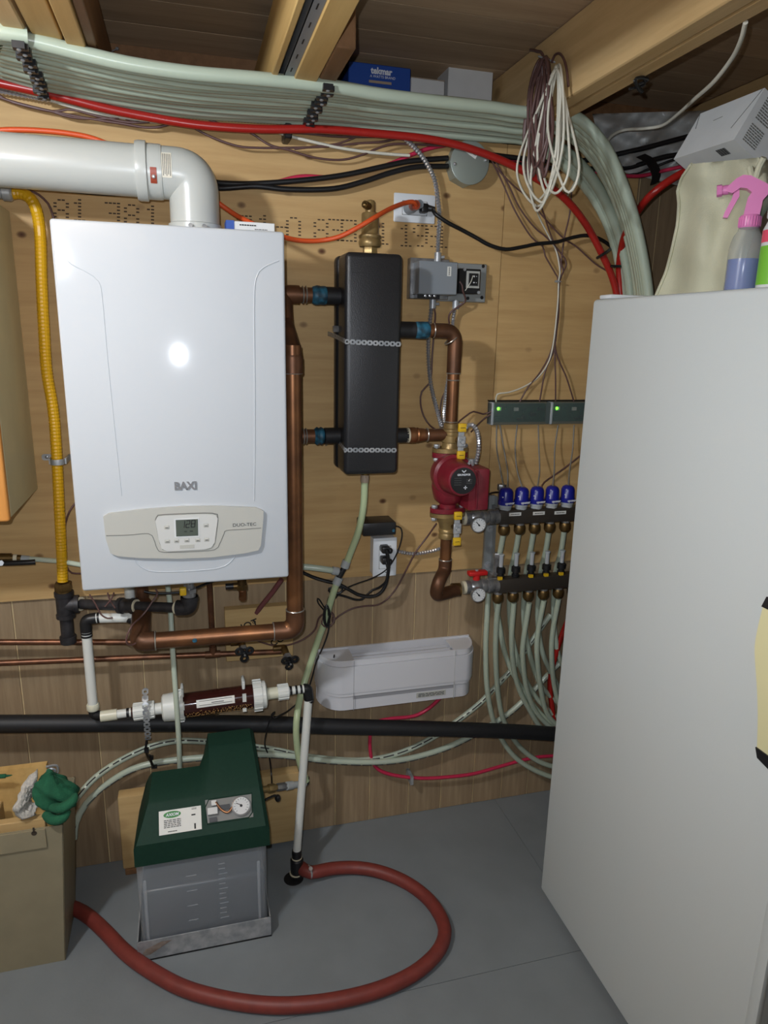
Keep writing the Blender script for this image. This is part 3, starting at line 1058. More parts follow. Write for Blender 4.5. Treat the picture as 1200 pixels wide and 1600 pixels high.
on_can(306, 357, .60, .64, .0333, 'dark_ink', 'print_line', lb)
on_can(325, 344, .40, .45, .0333, 'black_ink', 'print_line', lb)
on_can(306, 357, .28, .31, .0333, 'dark_ink', 'print_line', lb)
for t in (280.5, 376):
    part('clip', MB().rbox(along(t).x - .004, along(t).x + .004, along(t).y - .012, along(t).y + .03, along(t).z + .02, along(t).z + .052, .002, 1).cbox(along(t) + V(0, -.030, .014), (.010, .006, .022)).cbox(along(t) + V(0, -.026, -.024), (.010, .006, .010)), 'white_pvc', nu)
ribbed(391, 405, .0415, 'cap_nut', 12)
part('end_cap', MB().lathe(along(404), nd, [(0, .038), (.012, .038), (.016, .030)], 28), 'white_pvc', nu)
sleeve(408, 434, .0165, 'clear_cap', 'pipe_stub')
ribbed(431, 449, .0205, 'union_nut')
sleeve(448, 478, .0115, 'white_pvc', 'pipe_stub')
for a in (451, 460, 468):
    sleeve(a, a + 3.5, .013, 'black_plastic', 'black_band')

# perforated hanger strap with its zip ties
hs = W(228, 1078, .11)
sp = thing('hanger_strap', 'perforated grey steel hanger strap holding the left end of the canister', 'strap', W(230, 1165, .10))
pts = [W(227, 1075, .13), W(227, 1100, .165), W(229, 1125, .165), W(231, 1150, .14), W(232, 1160, .12)]
part('strap', MB().perf(pts, (1, 0, 0), .016, .020, .004, .0015, (0, -1, 0)), 'galv', sp)
part('screw', MB().lathe(W(227, 1092, .150), (0, -1, 0), [(0, .006), (.003, .005), (.005, .003)], 8), 'galv', sp)
single('zip_tie', MB().tube(smooth_path(WP([(229, 1158, .125), (228, 1170, .12), (231, 1183, .10), (236, 1190, .06)]), .005), .0035, 6).cbox(W(229, 1172, .118), (.012, .01, .012)), 'black_plastic', 'upper black zip tie hanging below the perforated strap', 'zip tie')
single('zip_tie', MB().tube(smooth_path(WP([(233, 1180, .08), (236, 1190, .07), (240, 1198, .06), (243, 1196, .03)]), .005), .004, 6).cbox(W(236, 1184, .075), (.012, .01, .010)).cbox(W(241, 1198, .06), (.016, .01, .007)), 'black_plastic', 'lower black zip tie gripping the curved tubing by the tank', 'zip tie')

# ================================================================== COPPER AND HEADER
def solder(mb_parent, p, d, r):
    part('solder_ring', MB().ring(p, d, r, .0018, 18, 6), 'solder', mb_parent)

RO = .27                              # main riser's distance from the wall
rx = W(459, 760, RO).x
rz0 = W(455, 985, RO).z
rzt = W(458, 560, RO).z
HZ1, HZ2 = W(512, 462, .13).z, W(512, 681, .13).z     # header's left ports
HR1, HR2 = W(652, 516, .13).z, W(640, 680, .13).z     # header's right ports
HX0, HX1 = .378, .522
cu = thing('copper_riser', 'thick copper pipe running along below the boiler and up its right side', 'copper pipe', V(rx, -RO, rz0))
lx = W(217, 995, .25)
path = fillet([V(lx.x + .03, -.25, rz0 - .004), V(rx, -RO, rz0), V(rx, -RO, rzt + .03)], .045, 10)
part('pipe', MB().tube(path, .0206, 20), 'copper', cu)
part('elbow', MB().tube(fillet([V(rx - .055, -.266, rz0), V(rx, -RO, rz0), V(rx, -RO, rz0 + .055)], .045, 10), .0236, 20), 'copper_dull', cu)
solder(cu, V(rx - .055, -.266, rz0), V(1, 0, 0), .0225)
solder(cu, V(rx, -RO, rz0 + .056), V(0, 0, 1), .0225)
# left end turns up and back into the boiler
tp = [V(lx.x + .035, -.25, rz0 - .004), V(lx.x, -.25, rz0 - .004), V(lx.x + .004, -.125, rz0 + .05), V(lx.x + .006, -.125, BZ0 + .01)]
part('elbow', MB().tube(fillet(tp[:3], .03, 8), .0236, 18), 'copper_dull', cu)
part('stub_pipe', MB().tube(fillet(tp[1:], .02, 8), .0165, 16), 'copper_dull', cu)
solder(cu, V(lx.x + .038, -.25, rz0 - .004), V(1, 0, 0), .0228)
part('patina_spot', MB().lathe(V(W(304, 996, .27).x, -.2585 - .0206, rz0), (0, -1, 0), [(0, .006), (.0006, .005)], 9), 'bluedope', cu)
# top: offset back to the header port and elbow
P1 = V(rx, -RO, rzt)
P2 = W(457, 500, .15)
P2.x = rx - .002
P3 = V(P2.x, -.13, HZ1)
part('offset_elbow', MB().tube(fillet([P1 + V(0, 0, -.03), P1 + V(0, 0, .012), P2 + V(0, 0, -.01), P3 + V(0, 0, 0)], .03, 6), .0225, 18).cyl(P1 + V(0, 0, -.034), P1 + V(0, 0, .004), .0242, n=18), 'copper_dull', cu)
solder(cu, P1 + V(0, 0, -.034), V(0, 0, 1), .0225)
part('top_elbow', MB().tube(fillet([P3 + V(0, 0, -.035), P3, P3 + V(.04, 0, 0)], .025, 8), .0225, 18), 'copper_dull', cu)
E1x = W(500, 462, .13).x
part('port_pipe', MB().cyl(P3 + V(.03, 0, 0), V(E1x, -.13, HZ1), .0185, n=18), 'copper_dull', cu)
for px in (473, 478):
    solder(cu, V(W(px, 462, .13).x, -.13, HZ1), V(1, 0, 0), .0205)
def blob(x0, x1, z, par, rad=.0225, seed=1):
    random.seed(seed)
    prof = [(0, .0185), (.003, rad * .92)] + [(.006 + i * (x1 - x0 - .012) / 5, rad * (1 + .05 * random.uniform(-1, 1))) for i in range(6)] + [(x1 - x0 - .003, rad * .95), (x1 - x0, .0185)]
    return part('sealant_band', MB().lathe((x0, -.13, z), (1, 0, 0), prof, 18), 'bluedope', par)
blob(W(487, 462, .13).x, W(511, 462, .13).x, HZ1, cu, .0232, 1)

rt = thing('copper_return', 'short copper pipe from the black header back behind the boiler', 'copper pipe', V(.30, -.13, HZ2 - .02))
part('pipe', MB().cyl((.15, -.13, HZ2), (E1x, -.13, HZ2), .0180, n=18), 'copper_dull', rt)
for px in (474, 478):
    solder(rt, V(W(px, 681, .13).x, -.13, HZ2), V(1, 0, 0), .0198)
blob(W(491, 681, .13).x, W(506, 681, .13).x, HZ2, rt, .0225, 2)

hd = thing('hydraulic_separator', 'tall black foam-insulated hydraulic separator with brass air vent on top', 'separator', (.45, -.13, 1.212))
hz0, hz1 = 1.212, 1.757
part('front_shell', MB().rbox(HX0, HX1, -.2, -.105, hz0, hz1, .013, 4), 'header', hd)
part('rear_shell', MB().rbox(HX0 - .003, HX1 + .003, -.1035, -.06, hz0, hz1, .013, 4), 'header', hd)
part('mount_plate', MB().box(HX0 + .03, HX1 - .03, -.062, -.0005, hz0 + .1, hz1 - .1), 'galv', hd)
for z, x0, x1 in ((HZ1, E1x - .02, HX0 + .01), (HZ2, E1x - .02, HX0 + .01)):
    part('port', MB().cyl((W(507, 500, .13).x, -.13, z), (x1, -.13, z), .0215, n=20), 'blacktape', hd)
part('port', MB().cyl((HX1 - .01, -.13, HR1), (W(648, 516, .13).x, -.13, HR1), .0215, n=20), 'blacktape', hd)
part('port', MB().cyl((HX1 - .01, -.13, HR2), (W(636, 680, .13).x, -.13, HR2), .0205, n=20), 'blacktape', hd)
part('panel_outline', MB().box(.393, .462, -.2006, -.1995, 1.7085, 1.7100), 'black_ink', hd)
part('sensor_plug', MB().hexnut((HX0 + .004, -.115, W(530, 514, .12).z), (HX0 - .014, -.115, W(530, 514, .12).z), .009), 'nickel', hd)
# air vent
vx = W(578, 380, .13).x
av = part('air_vent', MB().lathe((vx, -.13, hz1 - .004), (0, 0, 1), [(0, .016), (.022, .016), (.024, .026), (.030, .0285), (.036, .0285), (.042, .026), (.045, .0285), (.050, .0285), (.052, .025), (.056, .022), (.100, .022), (.103, .020), (.104, .013), (.126, .013), (.131, .010), (.133, .004)], 24), 'brass', hd)
part('hex_base', MB().hexnut((vx, -.13, hz1 - .002), (vx, -.13, hz1 + .020), .0185), 'brass', av)
part('vent_port', MB().cyl((vx - .006, -.138, hz1 + .112), (vx - .020, -.15, hz1 + .115), .009, n=10).sphere((vx - .020, -.151, hz1 + .113), .0065, 8, 6), 'dark_brass', av)
# drain port and nut at the bottom
dx = W(570, 755, .13).x
part('drain_port', MB().cyl((dx, -.13, hz0 + .005), (dx, -.13, hz0 - .016), .011, n=14).hexnut((dx, -.13, hz0 - .014), (dx, -.13, hz0 - .022), .012), 'dark_brass', hd)
for nm, py, lpx, lpy in (('upper', 534, 512, 521), ('lower', 703, 508, 694)):
    z0 = W(541, py, .2).z
    s_ = single('perforated_strap', MB().perf([W(lpx, lpy, .02), V(HX0 - .004, -.10, z0 + .012), V(HX0 + .001, -.198, z0 + .001), V(HX0 + .01, -.2015, z0), V(HX1 + .006, -.2015, z0 - .004)], (0, -.15, 1), .0122, .0146, .0027, .001, (0, -1, 0)), 'galv',
                nm + ' perforated steel strap wrapped across the black separator', 'strap')

# ------------------------------------------------------------------ right side copper
px_ = W(708, 600, .13).x
vz1 = W(706, 676, .13).z          # upper valve
c2 = thing('copper_supply', 'copper pipe curving from the separator down to the red pump', 'copper pipe', V(px_, -.13, vz1 + .04))
x0 = W(676, 516, .13).x
part('pipe', MB().tube(fillet([V(W(664, 516, .13).x, -.13, HR1), V(px_, -.13, HR1), V(px_, -.13, vz1 + .025)], .05, 10), .0165, 18), 'copper', c2)
part('elbow', MB().tube(fillet([V(x0, -.13, HR1), V(px_, -.13, HR1), V(px_, -.13, HR1 - .11)], .055, 12), .0195, 18), 'copper_dull', c2)
solder(c2, V(x0 + .002, -.13, HR1), V(1, 0, 0), .0185)
solder(c2, V(px_ - .010, -.13, HR1 - .022), V(.6, 0, -.8), .0205)
solder(c2, V(px_, -.13, HR1 - .11), V(0, 0, 1), .0185)
solder(c2, V(px_, -.13, HR1 - .128), V(0, 0, 1), .0165)
solder(c2, V(px_, -.13, vz1 + .03), V(0, 0, 1), .0165)
blob(W(646, 516, .13).x, W(670, 516, .13).x, HR1, c2, .0218, 5)
c3 = thing('copper_tee_branch', 'short copper branch pipe joining the separator to the upper pump valve', 'copper pipe', V(W(660, 680, .13).x, -.13, HR2 - .02))
part('pipe', MB().cyl((W(634, 680, .13).x, -.13, HR2), (px_, -.13, HR2), .0165, n=18), 'copper_dull', c3)
part('adapter', MB().lathe((W(638, 680, .13).x, -.13, HR2), (1, 0, 0), [(0, .019), (.002, .0215), (.018, .0215), (.022, .019), (.026, .021), (.03, .019), (.044, .0175)], 18), 'copper', c3)
part('thread_tape', MB().cyl((W(634, 680, .13).x, -.13, HR2), (W(639, 680, .13).x, -.13, HR2), .0205, n=18), 'whitetape', c3)
solder(c3, V(W(667, 680, .13).x, -.13, HR2), V(1, 0, 0), .0175)

# ------------------------------------------------------------------ pump and flange valves
def bolt(x, y, z0, z1, par):
    b = part('bolt', MB().cyl((x, y, z0), (x, y, z1), .0045, n=8).hexnut((x, y, z1), (x, y, z1 + .009), .0085).hexnut((x, y, z0 - .008), (x, y, z0), .0085), 'galv', par)
    return b

fz1 = W(700, 706, .13).z           # joint of the upper flanges
fz0 = W(696, 800, .13).z           # joint of the lower flanges
pu = thing('circulator_pump', 'red cast circulator pump with round black label plate', 'pump', (px_, -.13, fz0))
def flange(zc, h, name, m, par):
    mb = MB()
    pts = []
    for i in range(24):
        a = 2 * math.pi * i / 24
        pts.append((px_ + .052 * math.cos(a) * (1 - .12 * abs(math.sin(a)) ** 2), -.13 + .032 * math.sin(a), zc))
    mb.prism(pts, (0, 0, h))
    return part(name, mb, m, par)
flange(fz1 - .014, .013, 'upper_flange', 'red_pump', pu)
flange(fz0 + .001, .013, 'lower_flange', 'red_pump', pu)
mz = W(720, 752, .25).z
part('volute', MB().lathe((px_, -.13, fz0 + .01), (0, 0, 1), [(0, .024), (.015, .024), (.028, .040), (.060, .048), (.095, .046), (.125, .034), (.140, .023), (fz1 - fz0 - .022, .023)], 24), 'red_pump', pu)
mx = px_ - .004
part('motor_housing', MB().lathe((mx, -.13, mz), (0, -1, 0), [(0, .052), (.03, .058), (.045, .058), (.050, .050), (.075, .046), (.108, .043), (.114, .040), (.116, .034)], 32), 'red_pump', pu)
lp = part('label_plate', MB().lathe((mx, -.245, mz), (0, -1, 0), [(0, .0355), (.0028, .0355), (.0032, .034)], 32), 'black_plastic', pu)
text('GRUNDFOS', .0068, 'ink_white', lp, (mx, -.2486, mz + .0165), bold=.0002)
lg = MB()
for s in (-1, 1):
    lg.cbox((mx + s * .0027, -.2486, mz + .0255), (.0022, .0004, .0085), Matrix.Rotation(s * .75, 3, 'Y'))
lg.cbox((mx, -.2486, mz + .0248), (.003, .0004, .003))
part('logo', lg, 'ink_white', lp)
for r_ in range(4):
    printed(lp, V(mx - .016, -.2486, mz + .008 - r_ * .006), .020, .004, 1)
printed(lp, V(mx + .016, -.2486, mz - .002), .016, .014, 3)
part('knob_mark', MB().cbox((mx + .006, -.2486, mz - .018), (.002, .0004, .010)).cbox((mx + .006, -.2486, mz - .018), (.010, .0004, .002)).cbox((mx + .016, -.2486, mz + .002), (.002, .0004, .006), Matrix.Rotation(.6, 3, 'Y')), 'ink_white', lp)
tz0, tz1 = W(745, 796, .2).z, W(750, 731, .2).z
tb = part('terminal_box', MB().rbox(px_ + .026, px_ + .086, -.215, -.10, tz0, tz1, .006, 2), 'red_pump', pu)
part('box_rib', MB().rbox(px_ + .046, px_ + .052, -.2185, -.20, tz0 + .006, tz1 - .004, .002, 1), 'red_pump', tb)
part('cable_gland', MB().cyl((px_ + .088, -.16, tz0 + .02), (px_ + .096, -.16, tz0 + .02), .008), 'black_plastic', tb)
part('conduit_clamp', MB().cyl((px_ + .050, -.16, tz1 - .002), (px_ + .050, -.16, tz1 + .018), .011, n=12).sphere((px_ + .040, -.172, tz1 + .010), .007, 8, 6).cyl((px_ + .04, -.17, tz1 + .01), (px_ + .036, -.182, tz1 + .009), .004, n=8), 'galv', tb)

for nm, zc, up in (('upper', fz1, 1), ('lower', fz0, -1)):
    fv = thing('flange_valve', nm + ' brass isolation flange valve with yellow lever on the red pump', 'valve', (px_, -.13, zc))
    zz = zc if up > 0 else zc - .012
    flange(zz, .0115, 'flange', 'brass', fv)
    if up > 0:
        prof = [(.011, .026), (.020, .023), (.026, .0225), (.028, .026), (.046, .026), (.048, .0235), (.056, .0235), (.058, .026), (.064, .026), (.066, .021), (.078, .021), (.080, .0175)]
    else:
        prof = [(.011, .034), (.020, .032), (.034, .024), (.048, .022), (.050, .0235), (.058, .0235), (.060, .0215), (.066, .0235), (.076, .0235), (.078, .0175)]
    vb = part('valve_body', MB().lathe((px_, -.13, zc), (0, 0, up), prof, 22), 'brass', fv)
    for s in (-1, 1):
        bolt(px_ + s * .041, -.133, zc - .016 if up > 0 else zc - .014, zc + .013, fv)
    # ears with dark cast iron backing on the right
    part('stem', MB().cyl((px_ + .012, -.15, zc + up * .036), (px_ + .012, -.178, zc + up * .036), .009, n=12), 'dark_brass', fv)
    hp = part('handle_plate', MB().rbox(px_ + .0005, px_ + .0235, -.184, -.177, zc + up * .036 - .015, zc + up * .036 + .015, .002, 1), 'galv', fv)
    part('nut', MB().hexnut((px_ + .012, -.184, zc + up * .036), (px_ + .012, -.191, zc + up * .036), .0065), 'galv', hp)
    hl = part('lever', MB().box(px_ + .003, px_ + .019, -.180, -.177, zc + up * .036 - .038, zc + up * .036 + .038), 'galv', fv)
    for s in (-1, 1):
        zc2 = zc + up * .036 + s * .037
        g = part('lever_grip', MB().rbox(px_ + .001, px_ + .0235, -.1855, -.1745, zc2 - .0115, zc2 + .0115, .003, 2), 'yellow', hl)
        printed(g, V(px_ + .012, -.1858, zc2), .013, .003, 1, 'black_ink')

# copper below the pump, down and right into the lower manifold
mzL = W(800, 912, .10).z
mzU = W(800, 806, .10).z
c4 = thing('copper_pump_outlet', 'copper pipe dropping from the red pump and elbowing to the lower manifold', 'copper pipe', (px_, -.13, mzL))
zl = W(690, 921, .13).z
q = [V(px_, -.13, fz0 - .07), V(px_, -.13, W(690, 893, .13).z), V(W(683, 905, .16).x, -.16, W(683, 905, .16).z), V(W(683, 905, .16).x, -.15, mzL), V(W(716, 921, .12).x, -.115, mzL)]
part('pipe', MB().cyl(q[0], q[1], .0165, n=18), 'copper', c4)
part('elbow', MB().tube(fillet([q[1] + V(0, 0, .035), q[1] + V(0, 0, .005), q[2] + V(.004, 0, -.010), q[3], q[4]], .03, 8), .0190, 18), 'copper_dull', c4)
solder(c4, q[1] + V(0, 0, .036), V(0, 0, 1), .0182)
part('adapter', MB().cyl(q[4] + V(-.018, .002, 0), q[4] + V(.008, 0, 0), .0205, n=12), 'dark_brass', c4)

# ================================================================== MANIFOLDS
AX = [W(px, 806, .10).x for px in (788.5, 813, 836.5, 860, 884)]
LX = [W(px, 913, .10).x for px in (779, 802.5, 826.5, 850, 873)]
mo = .10
def manifold(name, label, z, xs, bar0, valve_x):
    m_ = thing(name, label, 'manifold', (bar0 + .1, -mo, z - .03))
    part('bar', MB().rbox(bar0, xs[-1] + .14, -mo - .018, -mo + .018, z - .0215, z + .0215, .003, 2), 'manifold', m_)
    part('end_collar', MB().cyl((bar0 - .012, -mo, z), (bar0 + .002, -mo, z), .022, n=20), 'nickel', m_)
    for x in xs + [xs[-1] + .05]:
        n_ = part('outlet_nut', MB().lathe((x, -mo, z - .0215), (0, 0, -1), [(0, .010), (.006, .010), (.007, .0150), (.012, .0172), (.026, .0172), (.032, .014), (.036, .0105)], 14), 'dark_brass', m_)
        part('washer', MB().cyl((x, -mo, z - .0205), (x, -mo, z - .0285), .0135, n=14), 'nickel', n_)
    return m_
bar0 = W(777, 806, mo).x
mu = manifold('supply_manifold', 'upper dark manifold bar below the blue actuators with small white zone labels', mzU, AX, bar0, 0)
for px, py in ((805, 803.5), (842, 802), (875.5, 801)):
    c = W(px, py, mo + .019)
    t = part('zone_label', MB().box(c.x - .019, c.x + .019, c.y - .0004, c.y + .0006, c.z - .005, c.z + .005), 'sticker', mu)
    printed(t, c + V(0, -.0007, 0), .028, .004, 1, 'black_ink')
bar1 = W(776, 913, mo).x
ml = manifold('return_manifold', 'lower dark manifold bar with row of clear flow meters above it', mzL, LX, bar1, 0)
for i, x in enumerate(LX + [LX[-1] + .05]):
    fm = part('flow_meter', MB().lathe((x + .004, -mo, mzL + .021), (0, 0, 1), [(0, .010), (.004, .012), (.008, .012), (.010, .0095), (.016, .0095), (.018, .0135), (.032, .0135), (.036, .009)], 14), 'black_plastic', ml)
    part('sight_tube', MB().cyl((x + .004, -mo, mzL + .055), (x + .004, -mo, mzL + .094), .0065, n=10).cyl((x + .004, -mo, mzL + .092), (x + .004, -mo, mzL + .096), .0085, n=10), 'clear_ring', fm)
    part('float_pin', MB().cyl((x + .004, -mo, mzL + .06), (x + .004, -mo, mzL + .085), .0022, n=6), 'red_valve', fm)
    if i != 1:
        part('lock_ring', MB().cbox((x - .003, -mo - .013, mzL + .025), (.013, .008, .009)), 'yellow', fm)
# actuators
for i, x in enumerate(AX):
    ordn = ('first', 'second', 'third', 'fourth', 'fifth')[i]
    ac = thing('valve_actuator', ordn + ' blue valve actuator from the red pump on the upper manifold', 'actuator', (x, -mo, mzU + .0215), 'blue actuators on the upper manifold')
    part('clear_collar', MB().lathe((x, -mo, mzU + .020), (0, 0, 1), [(0, .0175), (.008, .0175), (.009, .0195), (.018, .0195)], 18), 'clear_ring', ac)
    cpz = mzU + .036
    cap = part('cap', MB().lathe((x, -mo, cpz), (0, 0, 1), [(0, .0215), (.004, .0222), (.012, .0222), (.014, .0205), (.038, .0200), (.046, .0165), (.050, .0100)], 22), 'blue_cap', ac)
    # lettering curved round the foot of the cap
    text('uponor', .0105, 'ink_white', cap, (x + .003, -mo - .0228, cpz + .0078), (.985, .15, 0), bold=.0004)
    part('indicator', MB().cbox((x - .016, -mo - .0135, cpz + .025), (.003, .003, .003)), 'ink_white', cap)

# ball valves with gauges
def ball_valve(name, label, z, xr, xl, tbar):
    v_ = thing(name, label, 'valve', (xl, -mo, z - .03))
    part('union', MB().lathe((xr, -mo, z), (-1, 0, 0), [(0, .020), (.004, .023), (.020, .023), (.022, .019), (.028, .019), (.030, .0225), (.040, .0225), (.042, .019)], 18), 'nickel', v_)
    part('valve_body', MB().lathe((xr - .04, -mo, z), (-1, 0, 0), [(0, .018), (.006, .022), (.018, .024), (.030, .022), (.036, .019), (.040, .021), (.052, .021)], 18), 'nickel', v_)
    part('thread_tape', MB().cyl((xr - .092, -mo, z), (xr - .101, -mo, z), .0200, n=16), 'whitetape', v_)
    if tbar:
        h = part('handle', MB().rbox(xr - .085, xr - .025, -mo - .012, -mo + .012, z + .036, z + .050, .004, 2).cyl((xr - .057, -mo, z + .022), (xr - .057, -mo, z + .040), .011, n=12), 'red_valve', v_)
        part('screw', MB().cyl((xr - .057, -mo, z + .050), (xr - .057, -mo, z + .053), .005, n=8), 'galv', h)
    gx_ = xr - .066
    g = part('gauge', MB().lathe((gx_, -mo - .018, z - .010), (0, -1, 0), [(0, .010), (.012, .012), (.014, .0215), (.020, .0225), (.027, .0225), (.027, .0195)], 24), 'nickel', v_)
    fz_ = z - .010
    fc = part('gauge_face', MB().cyl((gx_, -mo - .0405, fz_), (gx_, -mo - .0452, fz_), .0196, n=24), 'gauge_face', g)
    mb = MB()
    for k in range(11):
        a = math.radians(225 - k * 27)
        mb.cbox((gx_ + .0158 * math.cos(a), -mo - .0453, fz_ + .0158 * math.sin(a)), (.0042, .0004, .0009), Matrix.Rotation(-a, 3, 'Y'))
    part('scale_mark', mb, 'dark_ink', fc)
    part('needle', MB().cbox((gx_ - .003, -mo - .0462, fz_ + .0035), (.0022, .0006, .018), Matrix.Rotation(-.75, 3, 'Y')).cyl((gx_, -mo - .0452, fz_), (gx_, -mo - .0472, fz_), .0026, n=8), 'black_ink', fc)
    return v_
ball_valve('ball_valve', 'nickel ball valve with dial gauge beside the upper manifold', mzU, bar0 - .010, bar0 - .1, False)
ball_valve('ball_valve', 'nickel ball valve with red handle and dial gauge on the lower manifold', mzL, bar1 - .010, bar1 - .1, True)
# copper from lower pump valve region to upper ball valve is the red pump's branch: tee stub behind the pump
c5 = thing('copper_tee_stub', 'short dark fitting behind the pump feeding the upper manifold valve', 'fitting', (bar0 - .12, -mo, mzU))
part('stub', MB().cyl((bar0 - .150, -.075, mzU), (bar0 - .108, -mo, mzU), .017, n=16), 'dark_brass', c5)
# vertical mounting bracket
br = thing('manifold_bracket', 'grey steel bracket plate carrying both manifolds on the plywood', 'bracket', (W(765, 860, .02).x, -.02, mzL))
bxz = W(770, 762, .04)
bxl = W(764, 850, .02).x
part('rail', MB().box(bxl - .012, bxl + .014, -.014, -.003, W(764, 896, .02).z, W(770, 775, .02).z), 'grey_plate', br)
part('rail_lip', MB().box(bxl + .012, bxl + .014, -.035, -.0035, W(764, 896, .02).z, W(770, 775, .02).z), 'grey_plate', br)
for py in (827, 883):
    part('bolt', MB().lathe((bxl + .003, -.0135, W(765, py, .02).z), (0, -1, 0), [(0, .011), (.003, .011), (.004, .006), (.008, .005)], 8), 'galv', br)
for z in (mzU, mzL):
    part('clamp', MB().rbox(bxl + .004, bxl + .018, -mo + .018, -.014, z - .016, z + .016, .002, 1).cyl((bxl + .012, -.06, z + .016), (bxl + .012, -.06, z + .075), .010, n=12).hexnut((bxl + .012, -.06, z + .07), (bxl + .012, -.06, z + .088), .013), 'nickel', br)

# ================================================================== LOW WALL PIPES
bdp = V(W(400, 1018, .014).x, -.012, W(400, 1035, .014).z)
wbk = thing('backer_board', 'pale pine backer board with black marker writing behind the copper pipes', 'board', bdp)
bz1, bz0, bx0, bx1 = W(360, 953, .02).z, W(360, 1034, .02).z, W(352, 990, .02).x, W(458, 990, .02).x
part('board', MB().rbox(bx0, bx1, -.02, .0118, bz0, bz1, .002, 1), 'board', wbk)
text('HOT', .030, 'black_ink', wbk, (W(386, 975, .02).x, -.0206, W(386, 978, .02).z), (1, 0, .35), (-.3, 0, 1), bold=.0004, name='marker_writing')
part('marker_writing', MB().ring((W(397, 972, .02).x, -.0206, W(397, 972, .02).z), (0, 1, 0), .0042, .0009, 14, 4), 'black_ink', wbk)
text('COLD', .028, 'black_ink', wbk, (W(442, 997, .02).x, -.0206, W(442, 997, .02).z), (1, 0, .45), (-.4, 0, 1), bold=.0004, name='marker_writing')

def stop_valve(name, label, x, z, hx, hz):
    v_ = thing(name, label, 'valve', (x, -.05, z))
    part('valve_body', MB().cyl((x - .030, -.05, z), (x + .004, -.05, z), .0095, n=14).cyl((x, -.05, z), (hx, -.088, hz), .011, .009, n=14), 'dark_brass', v_)
    d = V(hx - x, -.038, hz - z).normalized()
    c = V(hx, -.088, hz)
    part('packing_nut', MB().hexnut(c - d * .004, c + d * .012, .013), 'nickel', v_)
    h = part('handle', MB().cyl(c + d * .010, c + d * .026, .010, n=12), 'black_plastic', v_)
    xx, yy = frame_of(d)
    for k in range(3):
        a = 2 * math.pi * k / 3 + .5
        e = xx * math.cos(a) + yy * math.sin(a)
        part('lobe', MB().ring(c + d * .024 + e * .016, d, .0085, .0045, 14, 6).sphere(c + d * .024, .008, 8, 6), 'black_plastic', h)
    part('handle_screw', MB().sphere(c + d * .033, .0035, 8, 6), 'nickel', h)
    return v_

t1 = thing('copper_line', 'upper thin copper line along the paneling at left', 'copper pipe', W(100, 1003, .05))
za = W(0, 1003, .05); zb = W(372, 1003, .05)
part('pipe', MB().cyl(W(-120, 1003.5, .05), W(375, 1003, .05), .0080, n=12), 'copper_thin', t1)
part('coupling', MB().cyl(W(366, 1003, .05), W(374, 1003, .05), .0095, n=12), 'copper', t1)
t2 = thing('copper_line', 'lower thin copper line along the paneling ending at the right stop valve', 'copper pipe', W(100, 1033, .05))
part('pipe', MB().cyl(W(-120, 1041, .05), W(440, 1018, .05), .0080, n=12), 'copper_thin', t2)
c = W(333, 1022.5, .05)
part('tee', MB().cyl(c + V(-.022, 0, .0008), c + V(.02, 0, 0), .0102, n=12).cyl(c, c + V(0, 0, .024), .0102, n=12), 'copper_dull', t2)
t3 = thing('copper_line', 'thin vertical copper line dropping from the boiler to the tee', 'copper pipe', c)
part('pipe', MB().cyl(c + V(0, 0, .02), V(c.x - .004, -.10, BZ0 + .012), .0078, n=12), 'copper_thin', t3)
part('coupling', MB().cyl(c + V(0, -.002, .05), c + V(0, -.004, .062), .0095, n=12), 'copper_thin', t3)
v1 = W(377, 1003, .05); h1 = W(380, 1014, .088)
stop_valve('stop_valve', 'left of two small stop valves with black three-lobed handles', v1.x, v1.z, h1.x, h1.z)
v2 = W(443, 1012, .05); h2 = W(449, 1026, .088)
stop_valve('stop_valve', 'right of two small stop valves with black three-lobed handles', v2.x, v2.z, h2.x, h2.z)
# boiler drain cock
dc = thing('drain_cock', 'small brass drain cock with copper end under the boiler', 'valve', W(378, 935, .16))
p = W(378, 915, .16)
part('valve_body', MB().cyl((p.x, p.y, BZ0 + .012), p + V(0, 0, -.006), .012, n=14).hexnut(p + V(0, 0, .004), p + V(0, 0, -.010), .0155).cyl(p, p + V(-.022, 0, 0), .009, n=10), 'dark_brass', dc)
part('knob', MB().cyl(p + V(-.020, 0, 0), p + V(-.042, 0, 0), .0085, n=12), 'black_plastic', dc)
part('copper_end', MB().tube(smooth_path([p + V(0, 0, -.008), p + V(.001, -.006, -.020), p + V(-.001, -.020, -.030)], .004), .0098, 12), 'copper', dc)
# pinkish tube behind
wire('red_stained_tube', [(440, 905, .05), (425, 926, .035), (412, 942, .025), (400, 958, .016)], .0075, 'maroon', 'dull red tube slanting down behind the copper riser', 'tube')

single('black_drain_pipe', MB().tube(smooth_path(WP([(-120, 1131, .075), (0, 1131, .075), (200, 1130, .075), (400, 1131, .075), (520, 1135, .075), (650, 1138, .075), (780, 1142, .075), (880, 1148, .075), (1020, 1162, .075)]), .03), .0238, 20), 'black_rubber',
       'long black drain pipe running along the whole paneled wall', 'drain pipe')
# clear hanging tube left and its boiler end
wire('condensate_tube', [(262, 915, .13), (266, 950, .14), (270, 1020, .175), (275, 1090, .195), (279, 1150, .19), (281, 1200, .165), (281, 1235, .15)], .0068, 'clear_tube', 'milky clear tube hanging from the boiler into the green tank', 'tube', n=12)

